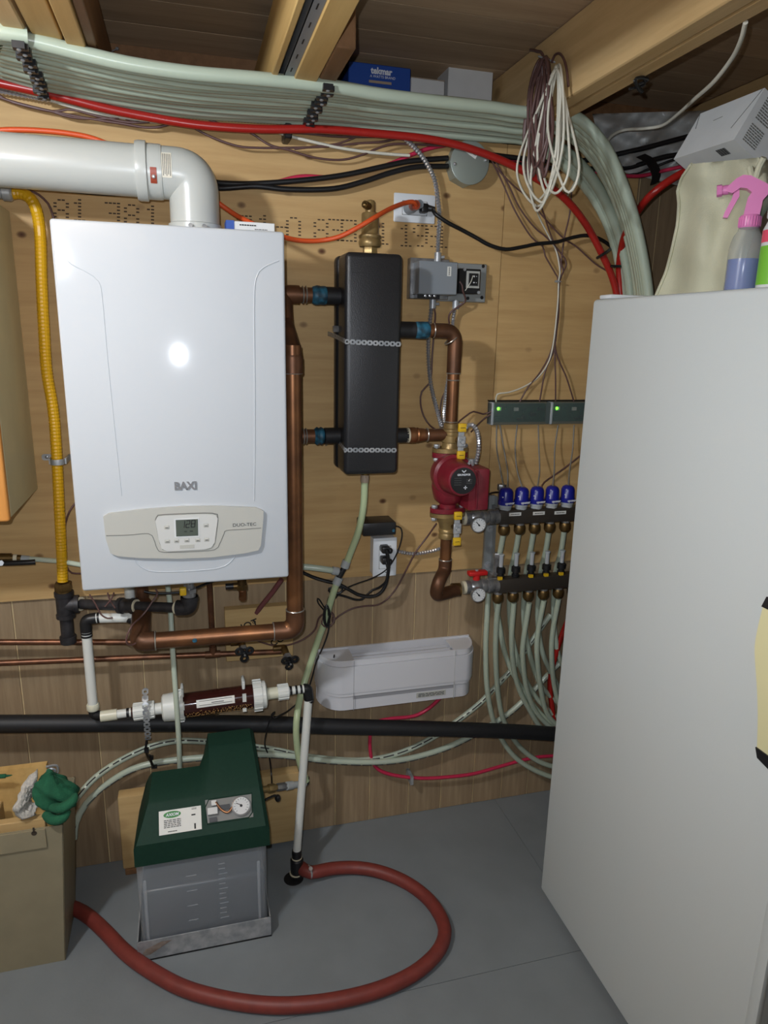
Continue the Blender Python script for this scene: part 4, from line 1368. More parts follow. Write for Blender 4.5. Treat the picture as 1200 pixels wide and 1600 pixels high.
# ball valve at far left with clear tube to the boiler
lv = W(22, 873, .06)
bv = thing('ball_valve', 'small valve with long black lever at the left picture edge', 'valve', V(lv.x, -.06, lv.z - .02))
part('valve_body', MB().cyl(W(-40, 871, .06), W(24, 872, .06), .0095, n=14).cyl(W(0, 872, .06), W(18, 872, .06), .0125, n=14), 'dark_brass', bv)
part('thread_tape', MB().cyl(W(21, 872, .06), W(27, 872, .06), .0098, n=14), 'whitetape', bv)
part('barb', MB().cyl(W(27, 872, .06), W(33, 872, .06), .0085, n=14), 'dark_brass', bv)
part('hose_clamp', MB().cyl(W(33, 873, .06), W(46, 874.5, .06), .0098, n=14), 'grey_fit', bv)
lvp = MB().tube(smooth_path([W(2, 880, .085), W(14, 880, .088), W(40, 879, .088), W(55, 878, .086)], .006), .0068, 10)
part('lever', lvp, 'black_plastic', bv)
part('stem_nut', MB().hexnut(W(1, 879, .07), W(1, 880, .095), .008), 'galv', bv)
wire('drain_tube', [(38, 872.5, .06), (70, 875, .06), (100, 878, .065), (135, 884, .09), (170, 888, .11)], .0066, 'clear_tube', 'milky tube crossing the yellow gas tubing to the boiler', 'tube', n=12)

# ================================================================== ELECTRICAL
def plate(name, label, cx, cz, wd, ht, loc_z):
    o = thing(name, label, 'outlet', (cx, -.004, loc_z))
    part('cover_plate', MB().rbox(cx - wd / 2, cx + wd / 2, -.006, -.0003, cz - ht / 2, cz + ht / 2, .003, 2), 'outlet', o)
    return o
oc = (W(615, 302) + W(679, 309) + W(615, 345) + W(678, 348)) / 4
o1 = plate('wall_outlet', 'horizontal white wall outlet with two plugs in it above the separator', oc.x, oc.z, .116, .072, oc.z - .036)
rc = part('receptacle', MB().rbox(oc.x - .034, oc.x + .034, -.0085, -.005, oc.z - .0168, oc.z + .0168, .002, 1), 'outlet', o1)
part('seam_line', MB().ring((oc.x, -.0062, oc.z), (0, 1, 0), .0001, .00005, 4, 3).box(oc.x - .0352, oc.x + .0352, -.0063, -.0058, oc.z - .0180, oc.z + .0180), 'ctrl_line', o1)
oc2 = (W(577, 836) + W(613, 834) + W(577, 893) + W(613, 891)) / 4
o2 = plate('wall_outlet', 'vertical white wall outlet box with black plugs and adapter', oc2.x, oc2.z, .072, .118, oc2.z - .058)
part('back_box', MB().box(oc2.x - .033, oc2.x + .034, -.04, -.0003, oc2.z - .055, oc2.z + .055), 'outlet', o2)
for ch in o2.children:
    if ch.name.startswith('cover_plate'):
        ch.location.y -= .04
part('seam_line', MB().box(oc2.x - .018, oc2.x + .018, -.0463, -.0458, oc2.z - .0352, oc2.z + .0352), 'ctrl_line', o2)
part('receptacle', MB().rbox(oc2.x - .0168, oc2.x + .0168, -.0485, -.045, oc2.z - .034, oc2.z + .034, .002, 1), 'outlet', o2)
printed(o2, V(oc2.x + .004, -.0464, oc2.z - .046), .006, .005, 1, 'black_ink')

# orange extension cord and its plug
oce = thing('extension_cord', 'orange extension cord plugged into the horizontal outlet and drooping left', 'cord', W(520, 375, .1))
cpts = [(-30, 207, .12), (10, 203, .12), (60, 204, .12), (110, 209, .12), (150, 218, .12), (200, 240, .12), (270, 275, .11), (320, 302, .11), (345, 320, .11), (370, 337, .12), (400, 352, .16), (425, 364, .17), (445, 371, .17), (470, 376, .16), (500, 376, .15), (530, 370, .16), (560, 355, .17), (585, 340, .17), (610, 326, .13), (632, 317.5, .085), (645, 315.5, .075), (650, 320, .065), (649, 324, .055)]
part('cable', MB().tube(smooth_path(WP(cpts), .01), .0058, 10), 'orange_cord', oce)
pc = W(642, 323, .03)
part('plug', MB().lathe((W(638, 325, .01).x, -.0085, W(638, 325, .01).z), V(.018, -.05, .004), [(0, .0165), (.3, .0165), (.55, .0135), (.62, .0125), (1, .0105)], 16, True, True), 'grey_steel', oce)
part('plug_boot', MB().cyl(W(645, 322, .045), W(650, 320, .066), .012, n=14), 'red_sticker', oce)
bc = thing('black_power_cable', 'black power cord from the horizontal outlet sagging right across the plywood', 'cord', W(790, 388, .03))
part('plug', MB().rbox(oc.x + .010, oc.x + .030, -.036, -.0085, oc.z - .013, oc.z + .010, .004, 2).cyl((oc.x + .026, -.024, oc.z), (oc.x + .046, -.036, oc.z - .004), .0095, .006), 'black_plastic', bc)
part('cable', MB().tube(smooth_path([V(oc.x + .042, -.034, oc.z - .003)] + WP([(680, 334, .055), (700, 348, .06), (725, 361, .05), (745, 372, .05), (765, 383, .05), (790, 389.5, .05), (815, 386, .05), (840, 381, .05), (870, 378, .05), (895, 371, .04), (918, 368, .04), (940, 375, .025), (960, 390, .02), (975, 410, .02)]), .01), .0052, 10), 'black_cord', bc)

# ---- relay panel
rp_ = (W(640, 402, .02), W(760, 412, .02), W(640, 466, .02), W(755, 472, .02))
rx0, rx1 = W(644, 430, .01).x, W(760, 430, .01).x
rzA, rzB = 1.768, 1.660
ry = thing('relay_panel', 'grey steel relay plate with relay box and black transformer', 'relay panel', (.7, -.01, rzB))
part('back_plate', MB().rbox(rx0 + .075, rx1, -.012, -.0005, rzB - .001, rzA - .006, .002, 1), 'grey_plate', ry)
part('back_box', MB().rbox(rx0 - .012, rx0 + .10, -.030, -.001, rzB + .002, rzA, .002, 1), 'nickel', ry)
gb = part('relay_cover', MB().rbox(W(655, 430, .085).x, W(715, 430, .085).x, -.085, -.028, W(680, 460, .085).z, W(680, 408, .085).z, .002, 1), 'grey_steel', ry)
c = W(702, 424, .0853)
s_ = part('sticker', MB().box(c.x - .0055, c.x + .0055, c.y - .0004, c.y + .0003, c.z - .012, c.z + .012), 'sticker', gb)
printed(s_, c + V(0, -.0006, 0), .004, .020, 9)
part('terminal_strip', MB().box(W(652, 465, .06).x, W(687, 465, .06).x, -.06, -.028, W(670, 467, .06).z, W(670, 456, .06).z), 'black_plastic', ry)
for px in (664.5, 671.5, 679):
    part('terminal_screw', MB().lathe(W(px, 462, .060), (0, -1, 0), [(0, .0045), (.003, .004), (.004, .002)], 8), 'chrome', ry)
tx0, tx1 = W(717, 440, .05).x, W(751, 440, .05).x
trm = part('transformer', MB().rbox(tx0, tx1, -.05, -.012, W(735, 459, .05).z, W(735, 420, .05).z, .002, 1), 'black_plastic', ry)
c = W(739, 437, .052)
part('terminal_plate', MB().box(c.x - .019, c.x + .019, c.y - .001, c.y + .003, c.z - .022, c.z + .022), 'ctrl', trm)
part('terminal_block', MB().box(c.x - .013, c.x + .013, c.y - .006, c.y, c.z - .016, c.z + .016), 'black_plastic', trm)
for dx_, dz_ in ((0, .008), (0, -.008), (.007, .008), (.007, -.008)):
    part('terminal_screw', MB().sphere(c + V(dx_, -.008, dz_), .0032 if dx_ == 0 else .0018, 8, 6), 'chrome', trm)
for px, py in ((726, 421), (748, 457)):
    part('mount_screw', MB().lathe(W(px, py, .052), (0, -1, 0), [(0, .0048), (.002, .004)], 10), 'galv', trm)
for px, py in ((755, 416), (753, 465), (731, 466), (694, 463)):
    part('knockout', MB().lathe(W(px, py, .013), (0, -1, 0), [(0, .005), (.0008, .004)], 8), 'black_plastic', ry)
for nm, px, py in (('top', 684, 402), ('left', 676, 475), ('right', 712, 476)):
    cc = W(px, py, .03)
    part('conduit_connector', MB().cyl(cc + V(0, 0, -.012), cc + V(0, 0, .012), .0095, n=12).cyl(cc + V(.006, 0, 0), cc + V(.018, -.004, .001), .004, n=8), 'galv', ry)
wire('jumper_wire', [(739, 431, .062), (736, 440, .068), (731, 448, .066), (727, 454, .06)], .0012, 'white_wire', 'short white jumper wire on the black transformer', 'wire', step=.004)
wire('control_wire', [(718, 440, .06), (722, 446, .062), (723, 455, .06), (727, 465, .05), (726, 472, .045), (715, 480, .04), (704, 488, .035), (701, 497, .03), (702, 505, .02)], .0026, 'brown_wire', 'brown wire curling down from the transformer', 'wire', step=.006)

conduit('flex_conduit', [(-30, 138, .03), (0, 142, .03), (40, 149, .03), (80, 156, .03), (150, 164, .03), (260, 178, .03), (370, 186, .03), (480, 192, .03), (570, 197, .035), (605, 205, .05), (628, 214, .05), (645, 228, .045), (660, 245, .04), (672, 265, .035), (680, 285, .03), (684, 310, .03), (687, 340, .03), (685, 370, .03), (684, 398, .03)], .0062, 'long metal flex conduit from upper left down to the relay panel top')
conduit('flex_conduit', [(674, 478, .03), (671, 510, .03), (669, 545, .03), (671, 585, .03), (676, 615, .04), (684, 645, .06), (690, 668, .09)], .0058, 'metal flex conduit from relay panel left side to the upper pump valve')
conduit('flex_conduit', [(711, 480, .03), (708, 500, .02), (705, 540, .02), (702, 580, .02), (697, 610, .02), (694, 640, .04), (693, 668, .08)], .0054, 'metal flex conduit running behind the copper supply pipe')
conduit('flex_conduit', [(717, 690, .12), (722, 676, .16), (730, 666, .18), (738, 664, .185), (745, 673, .18), (748, 690, .17), (747, 708, .165), (743, 724, .16)], .0060, 'arched metal flex conduit plugging into the red pump terminal box')
conduit('flex_conduit', [(612, 858, .02), (625, 862, .022), (645, 865, .022), (665, 863, .022), (685, 858, .022), (702, 850, .03), (712, 838, .06), (716, 825, .09)], .0055, 'metal flex conduit from the vertical outlet to below the pump')
wire('control_wire', [(676, 475, .035), (680, 490, .03), (678, 520, .02), (675, 560, .02), (674, 585, .02), (670, 600, .02), (659, 612, .02), (657, 630, .02), (662, 650, .02), (672, 665, .03), (684, 673, .06)], .0026, 'brown_wire', 'brown wire looping left of the conduits above the pump', 'wire')
wire('control_wire', [(704, 560, .015), (700, 600, .015), (690, 625, .015), (688, 650, .02), (692, 666, .05)], .0024, 'brown_wire', 'brown wire hugging the conduit behind the copper supply pipe', 'wire')
wire('control_wire', [(768, 643, .03), (755, 647, .02), (740, 643, .02), (728, 650, .02), (716, 660, .04), (712, 668, .06)], .0024, 'brown_wire', 'upper brown wire from the zone module to the pump valve', 'wire')
wire('control_wire', [(768, 647, .03), (758, 653, .02), (745, 665, .02), (736, 675, .03)], .0024, 'brown_wire', 'lower brown wire from the zone module to the pump', 'wire')

# ---- zone modules
mzT, mzB = 1.381, 1.3145
xz0, xz1, xz2 = .852, 1.043, 1.236
for nm, a, b_ in (('left', xz0, xz1 - .002), ('right', xz1, xz2)):
    zm = thing('zone_module', nm + ' green circuit zone module with lit green light in clear case', 'control module', (a + .1, -.01, mzB), 'zone modules on the plywood')
    part('circuit_board', MB().box(a + .012, b_ - .004, -.012, -.009, mzB + .006, mzT - .006), 'pcb', zm)
    random.seed(11)
    for i in range(12):
        xx = a + .025 + random.random() * (b_ - a - .05)
        zz = mzB + .014 + random.random() * .036
        part('component', MB().cbox((xx, -.016, zz), (.008 + .008 * random.random(), .008, .006 + .006 * random.random())), random.choice(('black_plastic', 'ctrl', 'pcb')), zm)
    part('led', MB().sphere((a + .026, -.022, W(777, 639, .03).z), (.0042, .003, .0042), 10, 8), 'led', zm)
    part('clear_case', MB().rbox(a, b_, -.034, -.0005, mzB, mzT, .003, 2), 'clear_case', zm)
    part('end_rib', MB().rbox(a, a + .008, -.0345, -.0005, mzB, mzT, .002, 1), 'clear_ring', zm)
    part('rail', MB().box(a, b_, -.012, -.0005, mzT + .0005, mzT + .004), 'black_plastic', zm)

# wiring loom from above to the modules
HUBT, HUB, HUBB = (872, 440), (869, 490), (863, 545)
looms = [
    ([(768, 250, .03), (785, 285, .02), (805, 330, .02), (830, 370, .02), (848, 385, .02), (852, 400, .02), (868, 428, .02), (872, 440, .02), (870, 490, .02), (862, 545, .02), (845, 580, .02), (825, 605, .02), (812, 628, .012)], 'brown_wire', 'leftmost brown wire of the loom feeding the zone modules'),
    ([(772, 248, .03), (795, 290, .025), (812, 325, .02), (835, 355, .02), (855, 372, .02), (876, 395, .02), (885, 412, .02), (875, 438, .02), (872, 490, .02), (866, 545, .02), (852, 580, .02), (843, 628, .012)], 'brown_wire', 'second brown wire of the loom feeding the zone modules'),
    ([(775, 262, .03), (800, 288, .03), (826, 310, .02), (850, 340, .02), (880, 372, .02), (900, 385, .02), (930, 412, .02), (950, 425, .02), (962, 440, .02)], 'brown_wire', 'thin brown wire slanting right under the red pipe'),
    ([(893, 300, .03), (890, 335, .02), (882, 370, .02), (878, 400, .02), (874, 438, .02), (871, 490, .02), (867, 545, .02), (868, 590, .02), (868, 628, .012)], 'brown_wire', 'straight brown wire of the loom to the right zone module'),
    ([(845, 320, .06), (858, 360, .02), (870, 392, .02), (880, 425, .02), (873, 440, .02), (873, 490, .02), (868, 545, .02), (885, 590, .02), (897, 628, .012)], 'brown_wire', 'rightmost brown wire of the loom feeding the zone modules'),
    ([(838, 328, .07), (845, 345, .04), (862, 378, .02), (870, 395, .02), (875, 425, .02), (873, 438, .025), (871, 480, .025), (864, 540, .025), (855, 570, .02), (838, 592, .02), (815, 606, .02), (795, 613, .02), (777, 616, .02), (775, 628, .012)], 'white_wire', 'thin white wire of the loom curving to the left zone module'),
]
for pts, m_, lab in looms:
    wire('loom_wire', pts, .0023, m_, lab, 'wire')
tie = W(872, 440, .025)
single('cable_tie', MB().ring(tie, (0, 0, 1), .009, .0016, 14, 6).cbox(tie + V(-.008, -.006, 0), (.008, .006, .006)), 'galv', 'small clip bundling the brown loom wires on the plywood', 'clip')
# wires from modules down to the actuators
for i, (a, b_) in enumerate((((776, 664), 786), ((781, 664), 793), ((808, 664), 808), ((841, 664), 845), ((872, 664), 866), ((897, 664), 889))):
    ax_ = (AX[0], AX[0], AX[1], AX[2], AX[3], AX[4])[i]
    lab = ('leftmost of the grey wires below the zone modules', 'second grey wire ending at the first blue actuator', 'grey wire dropping to the second blue actuator',
           'grey wire dropping to the third blue actuator', 'grey wire dropping to the fourth blue actuator', 'grey wire dropping to the fifth blue actuator')[i]
    pts = [W(a[0], a[1], .02), W(a[0] + (0, 6, -3, 1, -5, -2)[i], 700, .03), W(b_ - (4, 0, 0, 2, 0, -1)[i], 735, .06), V(ax_ + (-.008, .004, 0, 0, 0, 0)[i], -mo, mzU + .084)]
    wire('actuator_wire', pts, .0022, 'grey_wire', lab, 'wire', world=True)
wire('control_wire', [(912, 708, .02), (880, 733, .02), (850, 754, .03), (846, 766, .06)], .0028, 'brown_wire', 'brown cable slanting down right behind the blue actuators', 'wire')
wire('sensor_wire', [(757, 776, .15), (768, 770, .10), (782, 769, .07), (800, 772, .06)], .0022, 'black_cord', 'short black wire between the pump and the first actuator', 'wire')

# ---- junction box
jc = W(731, 256, .03)
jb = thing('junction_box', 'octagonal grey metal junction box with barcode sticker on the plywood', 'junction box', (jc.x, -.02, jc.z - .055))
part('box', MB().lathe((jc.x, -.0005, jc.z), (0, -1, 0), [(0, .055), (.040, .055), (.042, .053)], 8), 'resin_grey', jb)
part('cover', MB().lathe((jc.x, -.042, jc.z), (0, -1, 0), [(0, .054), (.003, .054), (.004, .052)], 28), 'resin_grey', jb)
c = V(jc.x + .004, -.0465, jc.z + .026)
R_ = Matrix.Rotation(.5, 3, 'Y')
bs = part('barcode_sticker', MB().cbox(c, (.034, .0008, .020), R_), 'sticker', jb)
random.seed(5)
mb = MB()
for i in range(12):
    mb.cbox(c + R_ @ V(-.0125 + i * .0023, -.0006, .002), (.0006 + .0009 * random.random(), .0004, .011), R_)
part('barcode', mb, 'black_ink', bs)
for a in (.2, 3.3):
    part('cover_screw', MB().sphere((jc.x + .044 * math.cos(a), -.047, jc.z + .044 * math.sin(a)), .0045, 8, 6), 'chrome', jb)

for pts, lab in (
    ([(322, 281, .04), (345, 286, .03), (400, 287, .025), (480, 281, .025), (540, 273, .025), (600, 260, .025), (640, 252, .025), (700, 247, .025)], 'upper thick black cable entering the junction box from the left'),
    ([(322, 290, .04), (345, 294, .03), (400, 291, .03), (450, 296, .03), (520, 295, .03), (570, 283, .03), (610, 270, .03), (650, 261, .03), (700, 260, .025)], 'lower thick black cable sagging left of the junction box'),
    ([(760, 241, .025), (800, 246, .02), (850, 251, .02), (900, 252, .03), (945, 245, .05), (1000, 233, .08), (1050, 220, .10), (1095, 208, .12)], 'upper black cable running right from the junction box'),
    ([(765, 250, .025), (810, 257, .02), (860, 263, .02), (920, 264, .04), (980, 262, .06), (1020, 250, .08), (1050, 243, .09), (1090, 240, .11)], 'lower black cable running right behind the pale tubes')):
    wire('black_cable', pts, .0068, 'black_cord', lab, 'cable', n=10)
wire('black_cable', [(1075, 243, .10), (1045, 252, .09), (1020, 262, .07), (990, 272, .05), (960, 276, .05)], .0035, 'black_cord', 'thin black cable branching off near the plastic sheeting', 'cable')
wire('red_cable', [(425, 287, .015), (470, 276, .015), (520, 277, .012), (570, 268, .012), (610, 256, .015), (640, 243, .02), (670, 232, .02), (700, 226, .02)], .0055, 'pink_wire', 'crimson cable rising behind the black cables to the junction box', 'cable')
wire('red_cable', [(770, 247, .012), (850, 262, .012), (900, 267, .02), (935, 269, .04), (960, 273, .05), (1000, 275, .06), (1040, 266, .08), (1090, 255, .11)], .0052, 'pink_wire', 'crimson cable running right beneath the black cables', 'cable')

# ---- thermostat wires along the wall top
for pts, r_, m_, lab in (
    ([(-20, 145), (10, 156), (50, 167), (100, 178), (150, 187), (190, 193), (225, 199), (250, 198), (275, 191)], .0030, 'brown_wire', 'brown wire sagging lowest at the upper left below the red pipe'),
    ([(-20, 142), (0, 150), (20, 160), (80, 174), (105, 171), (125, 174), (150, 181), (200, 191), (245, 190)], .0028, 'brown_wire', 'brown wire kinked upward at upper left below the red pipe'),
    ([(80, 174), (110, 183), (150, 186), (190, 184), (210, 190), (232, 190)], .0026, 'brown_wire', 'short brown wire strand among the upper left bundle'),
    ([(250, 172), (290, 193), (330, 214), (370, 228), (400, 231), (450, 231), (510, 229), (560, 224), (600, 221), (636, 212), (650, 206)], .0028, 'brown_wire', 'brown wire drooping to mid wall left of the junction box'),
    ([(310, 180), (350, 196), (390, 207), (420, 226), (450, 234), (490, 246), (530, 250), (560, 244), (590, 232), (615, 225), (660, 226), (700, 228)], .0028, 'brown_wire', 'lowest drooping brown wire above the orange cord'),
    ([(400, 205), (470, 208), (520, 213), (570, 214), (620, 213), (650, 216)], .0028, 'brown_wire', 'brown wire running straight just below the red pipe'),
    ([(460, 233), (500, 228), (530, 224), (560, 212), (580, 203)], .0026, 'brown_wire', 'brown wire rising behind the red pipe at mid wall'),
    ([(-20, 130), (0, 135), (35, 144), (70, 154), (110, 166), (150, 176), (200, 185), (250, 191), (320, 194), (380, 197), (420, 202), (450, 212), (490, 222), (530, 231), (570, 237), (610, 241), (640, 243)], .0040, 'white_wire', 'white cable along the top of the plywood under the red pipe')):
    wire('wall_wire', [(p[0], p[1], .035) for p in pts], r_, m_, lab, 'wire')
wire('wall_wire', [(30, 292, .03), (45, 297, .02), (60, 304, .02), (75, 318, .02), (82, 335, .02), (86, 352, .02)], .0028, 'brown_wire', 'brown wire dropping behind the boiler top left corner', 'wire')
wire('wall_wire', [(80, 296, .02), (120, 301, .02), (170, 305, .02), (215, 305, .02)], .0024, 'black_cord', 'thin dark wire along the underside of the white vent', 'wire')
wire('wall_wire', [(122, 780, .05), (108, 800, .05), (101, 825, .05), (100, 860, .055), (104, 885, .055), (112, 895, .05), (126, 896, .04)], .0024, 'brown_wire', 'brown wire looping beside the lower yellow tubing', 'wire')
wire('wall_wire', [(905, 272, .04), (890, 300, .05), (885, 310, .05)], .0024, 'white_wire', 'short white wire end hanging by the pale tubes', 'wire')

# ---- adapter and black leads at the vertical outlet
az = W(590, 824, .06)
ad = thing('power_adapter', 'black plug-in power adapter brick on top of the vertical outlet', 'adapter', V(az.x, -.05, W(590, 835, .06).z))
part('brick', MB().rbox(W(567, 825, .085).x, W(619, 825, .085).x, -.085, -.006, W(590, 837, .085).z, W(590, 817, .085).z, .004, 2), 'black_plastic', ad)
c = W(615, 829, .0855)
part('badge', MB().lathe(c, (0, -1, 0), [(0, .0045), (.0006, .004)], 12), 'bluedope', ad)
part('lead', MB().tube(smooth_path(WP([(619, 822, .06), (626, 825, .06), (628, 838, .06), (622, 860, .06), (612, 880, .055), (600, 893, .06), (580, 904, .06), (560, 911, .05), (545, 917, .05), (538, 922, .05), (528, 930, .05), (515, 944, .05), (508, 950, .05), (500, 938, .05), (496, 935, .05), (497, 942, .05), (505, 952, .05), (510, 958, .05)]), .008), .0021, 7), 'black_cord', ad)
for i, (pz, lab, pts, r_) in enumerate((
    (857, 'upper black plug and thick cord in the vertical outlet', [(603, 860, .085), (606, 868, .085), (607, 890, .08), (602, 915, .075), (592, 928, .07), (578, 932, .06), (560, 929, .05), (545, 921, .05), (530, 913, .045), (510, 908, .04), (490, 902, .03), (470, 893, .03), (455, 884, .03)], .0052),
    (874, 'lower black plug and thin looping cord in the vertical outlet', [(603, 878, .08), (606, 890, .082), (603, 908, .08), (592, 918, .06), (582, 922, .05), (574, 929, .05), (566, 936, .05), (556, 937, .05), (540, 932, .05), (525, 928, .05), (516, 925, .05), (514, 920, .05), (525, 917, .05), (535, 919, .05), (532, 926, .05), (520, 928, .05), (514, 934, .05), (511, 948, .05)], .0034))):
    pg = thing('power_lead', lab, 'cord', W(600, pz + 5, .06))
    p = W(598, pz - 2, .049)
    part('plug', MB().rbox(p.x - .010, p.x + .014, p.y - .034, p.y, p.z - .010, p.z + .010, .004, 2).sphere(p + V(.014, -.028, -.003), .009, 8, 6), 'black_plastic', pg)
    part('cable', MB().tube(smooth_path([p + V(.012, -.03, -.004)] + WP(pts), .008), r_, 8), 'black_cord', pg)
hk = W(510, 962, .06)
random.seed(9)
loop = []
for k in range(5):
    for j in range(10):
        a = 2 * math.pi * j / 10
        loop.append(hk + V((.006 + .002 * (k % 3)) * math.cos(a), -.003 * k, .030 * math.sin(a) + .004 * (k % 2)))
single('coiled_lead', MB().tube(smooth_path(loop + WP([(512, 990, .03), (505, 1010, .02), (494, 1035, .02), (487, 1060, .02), (478, 1085, .02), (455, 1107, .03), (437, 1118, .105), (428, 1122, .11), (424, 1117, .11), (430, 1112, .11), (424, 1120, .11), (420, 1130, .11), (415, 1150, .09), (414, 1165, .05), (421, 1185, .05), (424, 1210, .06), (425, 1230, .10)]), .006), .0023, 6), 'black_cord', 'coiled black lead hanging beside the clear tubing and dropping to the tank', 'cord')
wire('brown_cable', [(682, 818, .06), (668, 838, .03), (650, 862, .03), (635, 890, .02), (620, 918, .02), (605, 936, .02), (590, 945, .01), (570, 947, .01), (550, 951, .01), (530, 962, .01), (519, 971, .01), (521, 960, .02), (515, 956, .03), (507, 962, .04), (503, 975, .045), (512, 980, .05), (520, 974, .05), (523, 966, .045), (516, 957, .04), (504, 960, .04), (497, 968, .03), (493, 982, .02), (483, 993, .02), (468, 1002, .02), (450, 1008, .03), (430, 1009, .035), (410, 1004, .04), (398, 999, .05)], .0026, 'brown_wire', 'brown cable from under the pump looping left to the copper pipes', 'cable', step=.008)
# brown wires dangling under the boiler
wire('thin_wire', [(140, 929, .2), (150, 945, .2), (158, 960, .2), (168, 966, .2), (176, 965, .2)], .0020, 'brown_wire', 'brown wire looping over the white cross pipe under the boiler', 'wire', step=.006)
wire('thin_wire', [(168, 926, .2), (172, 938, .2), (180, 950, .2)], .0020, 'brown_wire', 'left leg of the crossed brown wires under the boiler', 'wire', step=.006)
wire('thin_wire', [(178, 926, .21), (174, 936, .21), (164, 948, .21)], .0020, 'brown_wire', 'right leg of the crossed brown wires under the boiler', 'wire', step=.006)
wire('thin_wire', [(243, 920, .2), (246, 928, .21), (238, 940, .22), (228, 955, .23), (218, 966, .24), (206, 978, .28), (198, 995, .29), (198, 1005, .29), (205, 1008, .28), (212, 1005, .27)], .0022, 'brown_wire', 'brown sensor wire hooked round the left copper elbow', 'wire', step=.006)
wire('thin_wire', [(225, 924, .17), (240, 927, .17), (260, 927, .17), (285, 925, .17), (300, 921, .16), (320, 913, .14), (335, 908, .12)], .0034, 'black_cord', 'black cable slung along under the boiler bottom', 'cable', step=.008)

# ================================================================== PALE TUBE BUNDLE
topL = [(-90, 30), (0, 46), (60, 57), (120, 72), (200, 91), (300, 107), (400, 116), (515, 127), (600, 140), (700, 152), (770, 160), (820, 168)]
botL = [(-90, 108), (0, 128), (60, 146), (120, 157), (200, 170), (300, 183), (400, 190), (515, 196), (600, 204), (700, 214), (770, 221), (820, 226)]
NT = 11
OFT = [.37, .35, .34, .33, .32, .31, .30, .285, .265, .235, .215, .205]
topL = [(p[0], p[1] + 8) for p in topL]
botL = [(p[0], p[1] - 7) for p in botL]
def lerp2(a, b, t):
    return (a[0] + (b[0] - a[0]) * t, a[1] + (b[1] - a[1]) * t)
out_b = [(868, 172), (908, 188), (945, 228), (972, 285), (992, 345), (1006, 410), (1014, 470), (1018, 560)]
in_b = [(850, 236), (878, 256), (910, 285), (938, 325), (958, 372), (970, 420), (976, 470), (980, 560)]
random.seed(21)
BZC = 2.062
pexlab = 'pale translucent tube in the long bundle strapped under the joists'
for i in range(NT):
    t = i / (NT - 1)
    tt = t ** 1.05
    P = []
    for a, b_ in zip(topL, botL):
        q = lerp2(a, b_, tt)
        ot, ob = OFT[len(P)], .05
        lay = max(0.0, min(1.0, (q[0] - 480) / 200.0)) * (i % 2)
        P.append(W(q[0], q[1] + 1.2 * math.sin(q[0] * .012 + i * 1.9) - 3 * lay, ot + (ob - ot) * t - .016 * lay))
    ye = -P[-1].y
    P.insert(0, V(-1.9, P[0].y, P[0].z + .004))
    n = len(out_b)
    for j, (a, b_) in enumerate(zip(out_b, in_b)):
        q = lerp2(a, b_, (0, .22, .09, .30, .17, .40, .26, .36, .74, .86, 1.0)[i])
        f_ = min(1.0, (j + 1) / 3)
        tgt = (.24, .20, .23, .18, .22, .12, .20, .10, .08, .06, .05)[i]
        P.append(W(q[0], q[1], ye * (1 - f_) + tgt * f_))
    single('pex_tube', MB().tube(smooth_path(P, .03), .0140, 12), 'pex', ('topmost', 'second', 'third', 'fourth', 'fifth', 'sixth', 'seventh', 'eighth', 'ninth', 'tenth', 'lowest')[i] + (' from the top,' if 0 < i < 10 else '') + ' pale translucent tube of the bundle strapped under the joists', 'tube', 'pale tubes strapped under the joists', 60)
# two straps of black clips across the bundle
def clip_strap(label, pts, oo):
    c_ = thing('clip_strap', label, 'strap', W(pts[0][0], pts[0][1], .32))
    P = [W(p[0], p[1] + 2, oo + .022 + (.072 - oo - .022) * k / (len(pts) - 1)) for k, p in enumerate(pts)]
    part('strap', MB().strip(smooth_path([W(pts[0][0] - 3, pts[0][1] - 10, oo - .01)] + P, .01), (1, .1, 0), .012, .002, (0, 0, -1)), 'black_plastic', c_)
    for i in range(10):
        t = i / 9 * (len(P) - 1)
        k = min(int(t), len(P) - 2)
        p = P[k].lerp(P[k + 1], t - k)
        cl_ = part('clip', MB().cbox(p + V((-.004, .004)[i % 2], 0, -.004), (.021, .016, .012)).cbox(p + V((.006, -.006)[i % 2], .006, -.004), (.010, .010, .010)), 'black_plastic', c_)
        part('nail_head', MB().sphere(p + V((-.004, .004)[i % 2], -.002, -.011), (.0048, .0048, .003), 8, 6), 'nickel', cl_)
clip_strap('left strap of black nail clips across the pale tube bundle', [(33, 66), (36, 78), (44, 93), (52, 108), (60, 120), (62, 132), (66, 145)], .35)
clip_strap('middle strap of black nail clips across the pale tube bundle', [(515, 132), (506, 145), (497, 157), (492, 168), (486, 180), (481, 190)], .28)

# red pipes
wire('red_pipe', [(-700, 40, .07), (-300, 80, .07), (-60, 116, .07), (0, 130, .07), (60, 143, .07), (120, 158, .07), (167, 170, .07), (233, 183, .07), (300, 194, .07), (360, 199.5, .07), (420, 202, .07), (500, 202, .07), (580, 208, .07), (660, 216, .07), (720, 228, .07), (780, 249, .07), (830, 274, .07), (880, 308, .06), (915, 350, .05), (942, 400, .05), (957, 435, .05), (966, 475, .05), (976, 560, .05)], .0098, 'red_pex', 'long red plastic pipe running under the pale tubes and curving down right', 'pipe', n=12)
wire('red_pipe', [(1125, 240, .30), (1082, 262, .30), (1045, 283, .29), (1018, 304, .27), (1000, 325, .22), (986, 347, .16), (974, 375, .10), (968, 410, .06), (968, 440, .05), (971, 480, .05), (978, 560, .05)], .0098, 'red_pex', 'glossy red pipe sweeping up right behind the white carton', 'pipe', n=12)
single('cable_clip', MB().tube(smooth_path(WP([(933, 403, .05), (941, 398, .072), (950, 392, .06), (955, 388, .03)]), .006), .0042, 6), 'black_plastic', 'upper black clip holding the red pipe to the plywood', 'clip')
